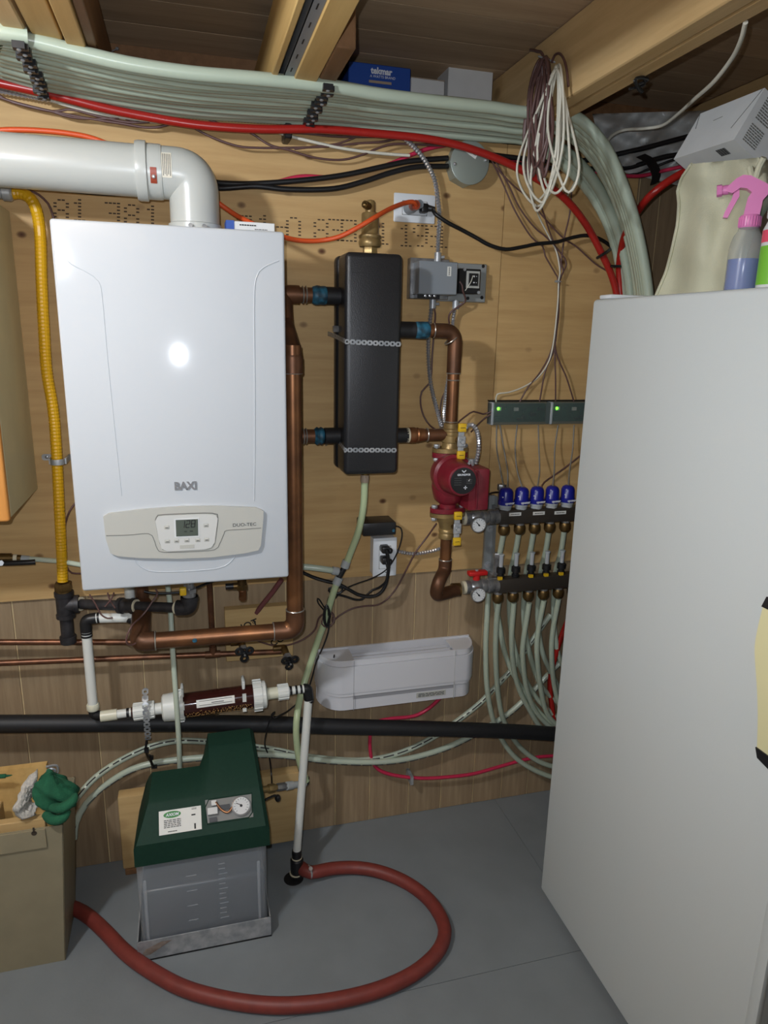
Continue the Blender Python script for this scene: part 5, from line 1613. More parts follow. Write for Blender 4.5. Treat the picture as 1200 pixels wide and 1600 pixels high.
single('cable_clip', MB().tube(smooth_path(WP([(952, 416, .05), (960, 416, .072), (968, 416, .072), (975, 416, .05)]), .006), .0042, 6), 'black_plastic', 'lower black clip across the two red pipes', 'clip')
single('cable_clip', MB().rbox(W(445, 200, .0).x - .009, W(445, 200, .0).x + .009, -.064, -.0005, W(445, 216, .06).z, W(445, 192, .06).z, .003, 1), 'black_plastic', 'small black clip holding the red pipe at mid wall', 'clip')

# ================================================================== TUBES BELOW THE MANIFOLDS
tubes = [
    ([(763, 925, .03), (761, 965, .05), (759, 1014, .05), (761, 1074, .05), (771, 1126, .035), (790, 1165, .035), (816, 1192, .04), (862, 1214, .05), (930, 1228, .06)], 'leftmost pale tube curving down behind the manifolds'),
    ([(779, 942, .10), (776, 970, .09), (774.5, 1026, .07), (779, 1090, .045), (789, 1130, .035), (815, 1170, .035), (858, 1196, .05), (930, 1205, .06)], 'pale tube from the first lower manifold outlet'),
    ([(803, 942, .10), (799.5, 1002, .09), (806, 1060, .05), (825, 1105, .035), (858, 1150, .035), (920, 1175, .05)], 'pale tube from the second lower manifold outlet'),
    ([(827, 942, .10), (818, 1000, .09), (817, 1030, .08), (824, 1080, .05), (842, 1118, .035), (880, 1150, .04), (930, 1165, .05)], 'pale tube from the third lower manifold outlet'),
    ([(850, 938, .10), (841, 985, .09), (839, 1020, .09), (845, 1075, .06), (857, 1118, .04), (890, 1150, .04)], 'pale tube from the fourth lower manifold outlet'),
    ([(873, 936, .10), (864, 985, .09), (862, 1025, .09), (867, 1075, .06), (880, 1112, .05), (910, 1140, .05)], 'pale tube from the fifth lower manifold outlet'),
    ([(787, 832, .10), (782, 860, .07), (776, 890, .04), (772, 920, .03), (781, 980, .03), (792, 1030, .03), (815, 1075, .03), (850, 1120, .03), (900, 1150, .03)], 'pale tube dropping from the first upper manifold outlet'),
    ([(811, 830, .10), (806, 860, .07), (799, 890, .04), (796, 920, .03), (798, 980, .03), (812, 1040, .03), (838, 1090, .03), (880, 1130, .03)], 'pale tube dropping from the second upper manifold outlet'),
    ([(834, 829, .10), (829, 860, .07), (823, 890, .04), (820, 920, .03), (818, 960, .03), (825, 1010, .03), (845, 1070, .03), (885, 1110, .03)], 'pale tube dropping from the third upper manifold outlet'),
    ([(858, 828, .10), (853, 860, .07), (846, 890, .04), (843, 920, .03), (840, 960, .03), (848, 1020, .03), (875, 1080, .03)], 'pale tube dropping from the fourth upper manifold outlet'),
    ([(882, 826, .10), (877, 860, .07), (869, 890, .04), (866, 920, .03), (865, 960, .03), (872, 1020, .03), (890, 1060, .03)], 'pale tube dropping from the fifth upper manifold outlet'),
]
for pts, lab in tubes:
    wire('zone_tube', pts, .0086, 'pex', lab, 'tube', group='pale zone tubes at the manifolds', step=.02, n=10)
wire('red_pipe', [(905, 930, .03), (885, 975, .03), (872, 1010, .03), (860, 1060, .03), (862, 1100, .03), (868, 1135, .03), (880, 1165, .03)], .0092, 'red_pex', 'red pipe glimpsed behind the tubes beside the freezer', 'pipe', n=10)

def dashed(name, pts, label, seed):
    P = smooth_path(WP(pts), .02)
    t_ = thing(name, label, 'tube', P[0])
    part('tube', MB().tube(P, .0092, 10), 'clear_tube', t_)
    Q = smooth_path(WP(pts), .006)
    mb = MB()
    i = 0
    random.seed(seed)
    while i < len(Q) - 8:
        k = random.randint(2, 6)
        seg = [q + V(0, -.0072, -.0055 if seed == 2 else .0052) for q in Q[i:i + k + 1]]
        mb.tube(seg, .0021, 5)
        i += k + random.randint(1, 2)
    part('printed_marking', mb, 'dark_ink', t_)
dashed('dashed_tube', [(112, 1256, .10), (150, 1214, .06), (200, 1182, .04), (255, 1161, .03), (310, 1158, .03), (420, 1170, .03), (480, 1182, .03), (560, 1188, .03), (620, 1178, .03), (680, 1150, .03), (740, 1107, .03), (770, 1078, .025), (800, 1045, .02), (830, 1003, .02), (860, 960, .02)], 'upper milky tube with dashed print arching along the low paneling', 1)
dashed('dashed_tube', [(116, 1310, .06), (119, 1285, .06), (135, 1255, .05), (170, 1223, .04), (220, 1197, .04), (300, 1185, .04), (420, 1179, .045), (520, 1189, .05), (600, 1190, .045), (660, 1180, .03), (720, 1158, .03), (790, 1118, .02), (830, 1082, .02), (870, 1040, .02), (890, 1020, .02)], 'lower milky tube with dashed print arching along the low paneling', 2)
for pts, lab in (
    ([(697, 1076, .05), (686, 1092, .04), (668, 1108, .03), (646, 1119, .03), (610, 1123, .03), (590, 1128, .03), (580, 1140, .03), (578, 1165, .03), (582, 1190, .03), (594, 1204, .03), (620, 1212, .03), (660, 1216, .03), (700, 1214, .03), (740, 1209, .03), (780, 1198, .03), (820, 1187, .03), (850, 1182, .03), (900, 1180, .03)], 'crimson cable dropping from the white heater and looping along the low wall'),):
    wire('heater_cable', pts, .0058, 'pink_wire', lab, 'cable', n=8)
single('cable_staple', MB().box(W(641, 1214, .02).x - .005, W(641, 1214, .02).x + .005, -.04, .011, W(641, 1221, .02).z, W(641, 1209, .02).z), 'galv', 'small staple over the crimson cable on the low wall', 'staple')

# ================================================================== GREEN-TINTED FEED TUBE
ft = thing('feed_tube', 'pale green feed tube from the separator down to the tank outlet', 'tube', W(478, 1222, .1))
part('upper_tube', MB().tube(smooth_path([V(dx, -.13, hz0 - .018)] + WP([(568, 790, .12), (560, 830, .10), (549, 860, .08), (540, 884, .07)]), .015), .0098, 12), 'pale_green_tube', ft)
part('tube_end', MB().cyl((dx, -.13, hz0 - .014), (dx - .001, -.13, hz0 - .034), .0118, n=14), 'ink_tan', ft)
tcn = W(532, 893, .07)
part('tee', MB().cyl(W(540, 883, .07), W(526, 908, .07), .0085, n=12).cyl(W(527, 893, .07), W(533, 893, .07), .0085, n=12), 'black_plastic', ft)
part('hose_clamp', MB().cyl(W(542, 876, .07), W(538, 887, .07), .0125, n=14), 'grey_fit', ft)
part('hose_clamp', MB().cyl(W(530, 902, .07), W(525, 913, .07), .0125, n=14), 'grey_fit', ft)
part('hose_clamp', MB().cyl(W(519, 891, .07), W(529, 893, .07), .0120, n=14), 'grey_fit', ft)
part('side_tube', MB().tube(smooth_path(WP([(455, 885, .05), (480, 886, .06), (505, 889, .07), (524, 892, .07)]), .015), .0092, 12), 'clear_tube', ft)
part('lower_tube', MB().tube(smooth_path(WP([(527, 908, .07), (518, 935, .06), (508, 970, .04), (497, 1000, .03), (484, 1040, .03), (470, 1085, .06), (464, 1120, .11), (463, 1150, .115), (467, 1185, .11), (473, 1205, .105), (479, 1220, .10)]), .015), .0098, 12), 'pale_green_tube', ft)

# ================================================================== WHITE HEATER
hx0, hx1, hz_0, hz_1 = .335, .840, .470, .632
he = thing('wall_heater', 'white wall-mounted heater with rounded ends and a slotted base', 'heater', ((hx0 + hx1) / 2, -.04, hz_0))
HD = .088
def plan(d, x0, x1, n=8, rl=.070, rr=.050):
    """front outline seen from above, wall to wall"""
    P = []
    for i in range(n + 1):
        a = math.pi / 2 * i / n
        P.append((x0 + rl - rl * math.cos(a), .012 - (d + .012) * math.sin(a)))
    for i in range(n + 1):
        a = math.pi / 2 * i / n
        P.append((x1 - rr + rr * math.sin(a), .012 - (d + .012) * math.cos(a)))
    return P
def shell(d, x0, x1, z0, z1, th=.004):
    A = plan(d, x0, x1)
    B = plan(d - th, x0 + th, x1 - th)
    mb = MB()
    poly = [(x, y_, z0) for x, y_ in A] + [(x, y_, z0) for x, y_ in reversed(B)]
    n = len(A)
    vs = [(x, y_, z) for z in (z0, z1) for x, y_ in A] + [(x, y_, z) for z in (z0, z1) for x, y_ in B]
    fs = []
    for i in range(n - 1):
        fs += [(i, i + 1, n + i + 1, n + i), (2 * n + i, 3 * n + i, 3 * n + i + 1, 2 * n + i + 1), (n + i, n + i + 1, 3 * n + i + 1, 3 * n + i), (i, 2 * n + i, 2 * n + i + 1, i + 1)]
    fs += [(0, n, 3 * n, 2 * n), (n - 1, 3 * n - 1, 4 * n - 1, 2 * n - 1)]
    return mb.add(vs, fs)
part('front_shell', shell(HD, hx0, hx1, hz_0 + .058, hz_1 - .018), 'heater', he)
part('top_trim', shell(HD - .006, hx0 + .004, hx1 - .004, hz_1 - .0185, hz_1), 'heater', he)
part('lower_band', shell(HD - .003, hx0 + .002, hx1 - .002, hz_0 + .047, hz_0 + .0575), 'heater', he)
part('base_shell', shell(HD - .008, hx0 + .005, hx1 - .005, hz_0, hz_0 + .0475), 'heater', he)
part('back_plate', MB().box(hx0 + .004, hx1 - .004, .006, .0118, hz_0 + .002, hz_1 + .003), 'heater', he)
def cap(x0, x1, z, nm, side):
    A = [p for p in plan(HD - .008, hx0 + .006, hx1 - .006) if x0 <= p[0] <= x1]
    edge = (x1, -HD + .008) if side < 0 else (x0, -HD + .008)
    poly = A + [edge, (edge[0], .008)] if side < 0 else [(edge[0], .008), edge] + A
    return part(nm, MB().prism([(x, y_, z) for x, y_ in poly], (0, 0, .004)), 'heater', he)
cap(hx0, hx0 + .104, hz_1 - .007, 'top_cap', -1)
cap(hx1 - .086, hx1, hz_1 - .007, 'top_cap', 1)
part('inner_tray', MB().box(hx0 + .104, hx1 - .086, -HD + .012, .006, hz_1 - .030, hz_1 - .027), 'heater_in', he)
for i in range(3):
    part('grille_bar', MB().box(hx0 + .104, hx1 - .086, -HD + .022 + i * .022, -HD + .026 + i * .022, hz_1 - .018, hz_1 - .010), 'heater', he)
part('bottom_plate', MB().prism([(x, y_, hz_0) for x, y_ in plan(HD - .014, hx0 + .01, hx1 - .01)], (0, 0, .003)), 'heater', he)
sy0 = -HD + .0075
part('air_slot', MB().box(hx0 + .100, hx1 - .085, sy0 - .0008, sy0 + .001, hz_0 + .034, hz_0 + .0445), 'heater_in', he)
lb_ = part('rating_label', MB().box(hx1 - .205, hx1 - .110, sy0 - .0012, sy0 + .001, hz_0 + .013, hz_0 + .030), 'ctrl', he)
printed(lb_, V(hx1 - .1575, sy0 - .0014, hz_0 + .0215), .086, .012, 3)
part('panel_seam', MB().box(hx0 + .1000, hx0 + .1012, -HD - .0004, -HD + .002, hz_0, hz_1 - .001), 'heater_in', he)
part('panel_seam', MB().box(hx1 - .086, hx1 - .0852, -HD - .0003, -HD + .002, hz_0, hz_1 - .001), 'ctrl', he)
part('thermostat_pin', MB().cyl((hx0 + .048, -.045, hz_1 - .006), (hx0 + .050, -.045, hz_1 + .006), .0022, n=8), 'black_plastic', he)

# ================================================================== GLYCOL FEED TANK
TX0, TX1, TYF, TYB = -.178, .143, -.366, -.105
tk_ = thing('feed_tank', 'translucent feed tank under a dark green cover with gauge', 'tank', ((TX0 + TX1) / 2, -.235, 0))
bx0_, bx1_ = TX0 - .010, TX1 + .006
mb = MB()
mb.box(bx0_, bx1_, TYF - .008, TYB + .004, .004, .007)
mb.box(bx0_, bx1_, TYF - .009, TYF - .006, .004, .060)
mb.box(bx0_, bx0_ + .003, TYF - .008, TYB + .004, .004, .060)
mb.box(bx1_ - .003, bx1_, TYF - .008, TYB + .004, .004, .060)
part('steel_base', mb, 'galv', tk_)
part('base_pad', MB().box(bx0_ - .001, bx1_ + .001, TYF - .010, TYB, .0005, .0042), 'black_ink', tk_)
part('rust_stain', MB().prism([(bx0_ + .006, TYF - .0093, .016), (bx0_ + .03, TYF - .0093, .018), (bx0_ + .085, TYF - .0093, .050), (bx0_ + .06, TYF - .0093, .052), (bx0_ + .02, TYF - .0093, .036)], (0, -.0002, 0)), 'stain', tk_)
part('fluid', MB().rbox(TX0 + .006, TX1 - .006, TYF + .006, TYB - .006, .009, .195, .012, 3), 'fluid', tk_)
tb_ = part('tank_body', MB().rbox(TX0, TX1, TYF, TYB, .0075, .300, .014, 3), 'tank', tk_)
for i in range(2):
    xx = (TX0 + .018, TX1 - .022)[i]
    part('moulded_rib', MB().rbox(xx - .004, xx + .004, TYF - .003, TYF + .002, .030, .235, .002, 1), 'tank', tb_)
for i in range(12):
    part('level_mark', MB().box(.020, .036 if i % 3 else .042, TYF - .0012, TYF + .0005, .080 + i * .015, .0815 + i * .015), 'tank', tb_)
for i in range(4):
    part('level_mark', MB().box(-.06, -.035, TYF - .0012, TYF + .0005, .09 + i * .045, .0915 + i * .045), 'tank', tb_)
# cover: profiles across depth, left part low, right part rising to a hump
def cover():
    mb = MB()
    xs = [TX0 - .001, TX0 + .006, TX0 + .018, -.06, -.016, -.004, .010, .06, TX1 - .012, TX1 - .002, TX1 + .008]
    low = [(-.376, .285), (-.376, .345), (-.370, .352), (-.316, .410), (-.308, .416), (-.26, .424), (-.205, .431), (-.196, .424), (-.190, .40), (-.180, .30), (-.170, .285)]
    high = [(-.376, .285), (-.376, .345), (-.370, .352), (-.316, .410), (-.308, .417), (-.26, .440), (-.195, .474), (-.185, .477), (-.130, .480), (-.122, .47), (-.118, .285)]
    lowb = [(-.376, .285), (-.376, .345), (-.370, .352), (-.316, .410), (-.308, .416), (-.26, .424), (-.205, .431), (-.185, .433), (-.130, .430), (-.118, .40), (-.112, .285)]
    n = len(low)
    rows = []
    for x in xs:
        t = 0.0 if x < -.018 else (1.0 if x > .009 else (x + .016) / .026)
        t = max(0, min(1, t))
        row = []
        for a, b_ in zip(low, high):
            yy, zz = a[0] + (b_[0] - a[0]) * t, a[1] + (b_[1] - a[1]) * t
            # taper: narrower towards the top
            k = max(0.0, (zz - .345)) * .20
            row.append([x, yy, zz])
        rows.append(row)
    # end taper: sides lean in with height
    for i, x in enumerate(xs):
        for p in rows[i]:
            k = max(0.0, p[2] - .345)
            if i <= 2:
                p[0] += k * .42
            if i >= len(xs) - 3:
                p[0] -= k * .12
            if i in (0, len(xs) - 1) and p[2] > .34:
                p[2] -= .012
                p[1] += .004
    vs = [tuple(p) for r in rows for p in r]
    fs = []
    for i in range(len(xs) - 1):
        for j in range(n - 1):
            fs.append((i * n + j, (i + 1) * n + j, (i + 1) * n + j + 1, i * n + j + 1))
    fs.append(tuple(range(n)))
    fs.append(tuple((len(xs) - 1) * n + j for j in range(n - 1, -1, -1)))
    fs.append(tuple(i * n for i in range(len(xs))) + tuple(i * n + n - 1 for i in range(len(xs) - 1, -1, -1)))
    return mb.add(vs, fs)
cv = part('cover', cover(), 'green_cover', tk_, 'dark green stepped plastic cover', 30)
# sloping front face frame for label and window
s0, s1 = V(0, -.370, .352), V(0, -.316, .410)
sd = (s1 - s0).normalized()
sn = V(0, -sd.z, sd.y)
def SF(x, t, d=.0):              # point on the sloping face
    return V(x, 0, 0) + s0 + sd * (t * (s1 - s0).length) + sn * d
RS = Matrix((V(1, 0, 0), sd, V(1, 0, 0).cross(sd))).transposed()
def slab(x0, x1, t0, t1, d0, d1):
    P = [SF(x0, t0, d0), SF(x1, t0, d0), SF(x1, t1, d0), SF(x0, t1, d0)]
    return MB().prism(P, sn * (d1 - d0))
lbl = part('product_label', slab(-.118, -.016, .08, .78, .0005, .0015), 'sticker', cv)
el_ = [SF(-.086 + .021 * math.cos(a), .64 + .10 * math.sin(a), .0015) for a in [2 * math.pi * i / 24 for i in range(24)]]
lo = part('logo_oval', MB().prism(el_, sn * .0005), 'green_logo', lbl)
text('AXIOM', .0095, 'ink_white', lo, SF(-.086, .635, .0022), (1, 0, 0), sd, bold=.0002, shear=.2)
printed(lbl, SF(-.086, .38, .0018), .042, .020, 5, 'dark_ink', (1, 0, 0), sd)
printed(lbl, SF(-.086, .15, .0018), .022, .004, 1, 'black_ink', (1, 0, 0), sd)
part('label_mark', MB().prism([SF(-.040 + a, .52 + b_, .0015) for a, b_ in ((0, 0), (.010, 0), (.010, .04), (0, .04))], sn * .0004).prism([SF(-.034 + a, .12 + b_, .0015) for a, b_ in ((0, 0), (.004, 0), (.004, .16), (0, .16))], sn * .0004), 'black_ink', lbl)
printed(lbl, SF(-.033, .72, .0018), .012, .005, 2, 'dark_ink', (1, 0, 0), sd)
# recessed window with gauge
wn = part('gauge_window', slab(-.005, .112, .20, .92, .0003, .0012), 'ctrl_line', cv)
part('window_frame', MB().tube([SF(x, t, .0012) for x, t in ((-.003, .20), (.10, .20), (.110, .34), (.112, .92), (.004, .92), (-.006, .70), (-.003, .20))], .0018, 6), 'green_cover', cv)
part('pressure_switch', MB().cbox(SF(.012, .55, .006), (.024, .016, .014), RS).cbox(SF(.016, .78, .008), (.012, .012, .012), RS), 'ctrl_white', wn)
part('switch_contact', MB().cbox(SF(.012, .30, .005), (.018, .010, .006), RS).cbox(SF(.040, .62, .004), (.030, .012, .005), RS), 'black_plastic', wn)
part('copper_line', MB().tube(smooth_path([SF(.020, .80, .012), SF(.034, .55, .008), SF(.050, .45, .007), SF(.064, .62, .008)], .004), .003, 7), 'copper', wn)
gcx, gct = .083, .58
gg = part('pressure_gauge', MB().lathe(SF(gcx, gct, .0012), sn, [(0, .024), (.008, .024), (.010, .0215)], 28), 'chrome', cv)
gf = part('gauge_face', MB().lathe(SF(gcx, gct, .0085), sn, [(0, .0205), (.0035, .0205)], 28), 'gauge_face', gg)
mb = MB()
for k in range(13):
    a = math.radians(225 - k * 22.5)
    c = SF(gcx, gct, .0122) + V(math.cos(a), 0, 0) * .0165 + sd * (math.sin(a) * .0165)
    Rk = RS @ Matrix.Rotation(a, 3, 'Z')
    mb.cbox(c, (.004, .0009, .0005), Rk)
part('scale_mark', mb, 'black_ink', gf)
part('needle', MB().cbox(SF(gcx - .005, gct + .05, .0126), (.016, .0016, .0006), RS @ Matrix.Rotation(2.7, 3, 'Z')).lathe(SF(gcx, gct, .0120), sn, [(0, .0035), (.002, .003)], 10), 'black_ink', gf)
# outlet fitting on the right
ox = W(416, 1234, .24)
oz = .385
ofy = -.16
f0, f1 = W(413, 1233, .16), W(478, 1224, .10)
fd = (f1 - f0).normalized()
of = part('outlet_fitting', MB().cyl(f0 - fd * .02, f0.lerp(f1, .30), .0088, n=12).hexnut(f0.lerp(f1, .08), f0.lerp(f1, .24), .0125), 'brass', tk_)
part('union_nut', MB().hexnut(f0.lerp(f1, .28), f0.lerp(f1, .50), .0115), 'nickel', of)
part('hose_barb', MB().cyl(f0.lerp(f1, .48), f0.lerp(f1, .98), .0100, n=14).cyl(f0.lerp(f1, .52), f0.lerp(f1, .66), .0125, n=14), 'grey_fit', of)
part('elbow', MB().tube(fillet([f0.lerp(f1, .92), f1 + V(.002, 0, 0), f1 + V(.002, 0, .02)], .01), .0088, 10), 'black_plastic', of)
single('power_plug', MB().sphere(W(434, 1247, .17), (.009, .009, .011), 10, 8).tube(smooth_path(WP([(414, 1250, .2), (422, 1246, .19), (430, 1243, .18), (434, 1246, .17)]), .004), .0035, 6), 'black_plastic', 'small round black plug dangling right of the green tank cover', 'plug')

# board on the floor behind the tank
single('floor_board', MB().rbox(W(187, 1290, .05).x, W(468, 1260, .05).x, -.052, -.012, .020, .262, .004, 2), 'board', 'wide pale pine board standing on the wall base behind the tank', 'board')
single('floor_block', MB().rbox(W(195, 1350, .05).x, W(214, 1350, .05).x + .2, -.056, -.006, .0003, .020, .002, 1), 'brown_lumber', 'dark shim block under the pine board behind the tank', 'block')

# ================================================================== DRAIN STANDPIPE AND HOSE
dr = F(463, 1372)
sp_ = thing('drain_standpipe', 'white vertical drain pipe standing in the floor drain', 'drain pipe', dr)
topd = W(487, 1077, .14)
dtop = V(dr.x + .030, -.14, topd.z - .018)
dbot = V(dr.x + .002, dr.y, .085)
topj = nB + nd * .004
topj2 = V(topj.x + .004, topj.y, topj.z - .022)
part('pipe', MB().cyl(topj2, dbot, .0118, n=18), 'white_pvc', sp_)
part('elbow', MB().tube(fillet([nB - nd * .006, topj, topj2 + V(0, 0, -.012)], .012), .0142, 12), 'black_plastic', sp_)
part('black_band', MB().cyl(topj2 + V(0, 0, -.014), topj2 + V(0, 0, -.020), .0132, n=14), 'black_plastic', sp_)
part('reducer', MB().lathe(dbot + V(0, 0, .012), (0, 0, -1), [(0, .0135), (.006, .0145), (.028, .0145), (.032, .019), (.084, .019), (.096, .016)], 16), 'black_plastic', sp_)
part('white_ring', MB().cyl(V(dr.x, dr.y, .018), V(dr.x, dr.y, .022), .0195, n=16), 'whitetape', sp_)
part('white_ring', MB().cyl(V(dr.x + .002, dr.y, .070), V(dr.x + .002, dr.y, .074), .0152, n=16), 'whitetape', sp_)
part('drain_ring', MB().lathe(V(dr.x - .008, dr.y, .0), (0, 0, 1), [(.0003, .029), (.002, .027)], 24), 'drainhole', sp_)
hc = F(484, 1362, .036)
part('hose_clamp', MB().ring(hc, (1, .2, 0), .0175, .003, 16, 6).cyl(hc + V(0, -.01, .016), hc + V(.0, -.018, .026), .006, n=8), 'chrome', sp_)
hp_ = [V(dr.x + .012, dr.y, .036), F(486, 1363, .034), F(520, 1357, .026), F(560, 1356, .02), F(600, 1364, .019), F(640, 1382, .019), F(672, 1408, .019), F(692, 1440, .019), F(694, 1465, .019), F(680, 1492, .019), F(645, 1522, .019), F(590, 1547, .019), F(520, 1564, .019), F(450, 1571, .019), F(390, 1568, .019), F(330, 1557, .019), F(280, 1541, .019), F(230, 1513, .019), F(195, 1487, .019), F(165, 1456, .019), F(140, 1433, .019), F(118, 1420, .019), F(90, 1412, .019)]
single('rubber_hose', MB().tube(smooth_path(hp_, .02), .0185, 16), 'hose_red', 'red rubber hose looping across the grey floor from the drain', 'hose')

# ================================================================== BEIGE BIN AND CONTENTS
bn0, bn1 = -.80, -.367          # bottom x range
bnt = -.337                      # right side at the rim
bh = .405
yf, yb = -.322, -.150
bi = thing('storage_bin', 'beige metal bin with folded rim strip at the lower left', 'bin', (-.58, -.24, 0))
def tap(x, y_, z):
    t = z / bh
    return V(x + (.03 * t if x > -.5 else -.03 * t), y_ + (-.012 * t if y_ < -.25 else .012 * t), z)
def tpanel(a, b_, th):
    (x0, y0), (x1, y1) = a, b_
    P = [tap(x0, y0, .001), tap(x1, y1, .001), tap(x1, y1, bh), tap(x0, y0, bh)]
    return MB().prism(P, th)
part('front_panel', tpanel((bn0, yf), (bn1, yf), (0, .003, 0)), 'bin', bi)
part('side_panel', tpanel((bn1, yf), (bn1, yb), (-.003, 0, 0)), 'bin', bi)
part('side_panel', tpanel((bn0, yf), (bn0, yb), (.003, 0, 0)), 'bin', bi)
part('back_panel', tpanel((bn0, yb), (bn1, yb), (0, -.003, 0)), 'bin', bi)
part('bottom', MB().box(bn0, bn1, yf, yb, .0005, .004), 'bin', bi)
rmx = W(70, 1290, .335).x
rim = part('rim_strip', MB().box(-.82, rmx, yf - .0165, yf - .0115, bh - .052, bh - .002), 'bin', bi)
kh = W(53, 1300, .339)
part('keyhole', MB().lathe((kh.x, yf - .0166, kh.z - .004), (0, -1, 0), [(0, .0065), (.0006, .006)], 14).box(kh.x - .0022, kh.x + .0022, yf - .0172, yf - .0166, kh.z - .002, kh.z + .012), 'bin_dark', rim)
single('wood_offcut', MB().rbox(-.82, W(66, 1275, .335).x, -.318, -.296, bh - .03, bh + .014, .002, 1), 'board', 'narrow wood offcut along the front rim inside the beige bin', 'board')
pb = MB()
a0, a1 = W(-60, 1212, .15), W(72, 1196, .15)
pb.prism([a0 + V(0, 0, -.24), a1 + V(0, 0, -.24), a1, a0], (0, .02, 0))
single('wood_offcut', pb, 'lumber', 'tall wood board leaning at the back of the beige bin', 'board')
single('wood_offcut', MB().rbox(-.80, -.50, -.285, -.19, bh - .10, bh - .006, .003, 1), 'board', 'flat brown wood block lying inside the beige bin', 'board')
single('tool_tip', MB().tube(smooth_path(WP([(-20, 1214, .19), (0, 1213, .19), (9, 1212.5, .19)]), .01), .0055, 10).cyl(W(9, 1212.5, .19), W(19, 1211, .19), .0035, .001, n=8), 'glove_green', 'green handle of a thin tool poking over the bin rim at the left edge', 'tool')
# work glove: crumpled green cotton body and rolled knit cuff
gl = thing('work_glove', 'crumpled green work glove with white knit cuff on the bin edge', 'glove', W(70, 1270, .30))
def glove(u, v):
    a = u * 2 * math.pi
    t = v * math.pi
    ctr = W(86, 1238, .30)
    r = .046 * (1 + .13 * math.sin(3 * a + 2.0) * math.sin(t) + .10 * math.sin(5 * a + 4 * t) + .06 * math.sin(9 * a + 3 * t))
    p = V(r * 1.02 * math.sin(t) * math.cos(a), r * .72 * math.sin(t) * math.sin(a), -r * 1.02 * math.cos(t))
    fold = .007 * math.sin(p.x * 95 + p.z * 120)
    return ctr + p + V(0, -fold, -.2 * p.x + .0)
mbg = MB().grid(glove, 30, 20)
part('glove_body', mbg, 'glove_green', gl, None, 60)
fingers = [[(80, 1262, .34), (98, 1262, .355), (114, 1250, .35), (118, 1240, .34)], [(70, 1272, .33), (84, 1281, .35), (98, 1278, .355), (108, 1266, .35)]]
for f_ in fingers:
    P = smooth_path(WP(f_), .006)
    n_ = len(P)
    part('finger', MB().tube(P, .012, 10, True, lambda i, n_=n_: .0125 * (1 - .55 * (abs(i / (n_ - 1) - .45) / .55) ** 3)), 'glove_green', gl, None, 70)
def cuff(u, v):
    P = [W(57, 1203, .28), W(38, 1222, .30), W(26, 1250, .33), W(20, 1268, .335), W(34, 1280, .325), W(54, 1276, .32)]
    Q = smooth_path(P, .01)
    i = min(len(Q) - 1, int(u * (len(Q) - 1)))
    f2 = u * (len(Q) - 1) - i
    q = Q[i].lerp(Q[min(i + 1, len(Q) - 1)], f2)
    inner = W(62, 1240, .285)
    e = (inner - q)
    return q + e * (v * .62) + V(.002 * math.sin(40 * u + 6 * v), -.016 * math.sin(v * math.pi) - .003 * math.sin(24 * u), .004 * math.sin(30 * v))
part('knit_cuff', MB().thick_grid(cuff, 28, 10, lambda u, v: V(0, .010, -.002)), 'glove_knit', gl, 'white knitted cuff', 70)
single('paper_tag', MB().tube(smooth_path(WP([(72, 1198, .22), (88, 1196, .22), (90, 1207, .215), (82, 1214, .215)]), .004), .0028, 5).ring(W(80, 1205, .22), (0, 1, .3), .0095, .0030, 14, 5), 'galv', 'round metal loop sticking up behind the green glove', 'hardware')

# ================================================================== CABINET UPPER LEFT
kx = -.3835
kz0, kz1 = W(20, 815, .315).z, 1.828
cb_ = thing('wall_cabinet', 'cream wall cabinet with orange wood door at the left picture edge', 'cabinet', (kx - .2, -.16, kz0))
part('carcass', MB().rbox(kx - .50, kx, -.297, -.0005, kz0 + .004, kz1, .002, 1), 'cab_side', cb_)
dr_ = part('door', MB().rbox(kx - .50, kx + .001, -.318, -.2985, kz0, kz1 + .002, .006, 3), 'cab_front', cb_)
hg = W(4, 750, .318)
part('hinge', MB().rbox(kx - .027, kx - .012, -.3225, -.3175, hg.z - .030, hg.z + .030, .003, 2).cyl((kx - .020, -.3215, hg.z - .033), (kx - .020, -.3215, hg.z + .012), .004, n=8), 'black_plastic', dr_)

# ================================================================== FREEZER
FX = .92
FY0, FY1, FZ0, FZ1 = -1.157, -.415, .012, 1.655
fr = thing('upright_freezer', 'tall white upright freezer with cream door handle', 'freezer', (1.25, -.79, 0))
part('cabinet', MB().rbox(FX + .055, 1.56, FY0 + .006, FY1 - .004, FZ0, FZ1 - .006, .008, 2), 'fridge', fr)
part('gasket', MB().box(FX + .045, FX + .056, FY0 + .014, FY1 - .012, FZ0 + .02, FZ1 - .016), 'fridge_gap', fr)
dor = part('door', MB().rbox(FX, FX + .046, FY0, FY1, FZ0 + .006, FZ1, .009, 4), 'fridge', fr)
part('edge_trim', MB().rbox(FX - .0025, FX + .012, FY0 - .012, FY0 + .012, FZ0 + .006, FZ1, .005, 2), 'fridge', dor)
part('hinge_cap', MB().rbox(FX + .012, FX + .11, FY1 - .055, FY1 - .008, FZ1 + .0005, FZ1 + .010, .003, 2), 'outlet', fr)
for y_ in (FY0 + .06, FY1 - .06):
    for x_ in (FX + .1, 1.5):
        part('foot', MB().cyl((x_, y_, .0005), (x_, y_, .014), .018, n=12), 'black_plastic', fr)
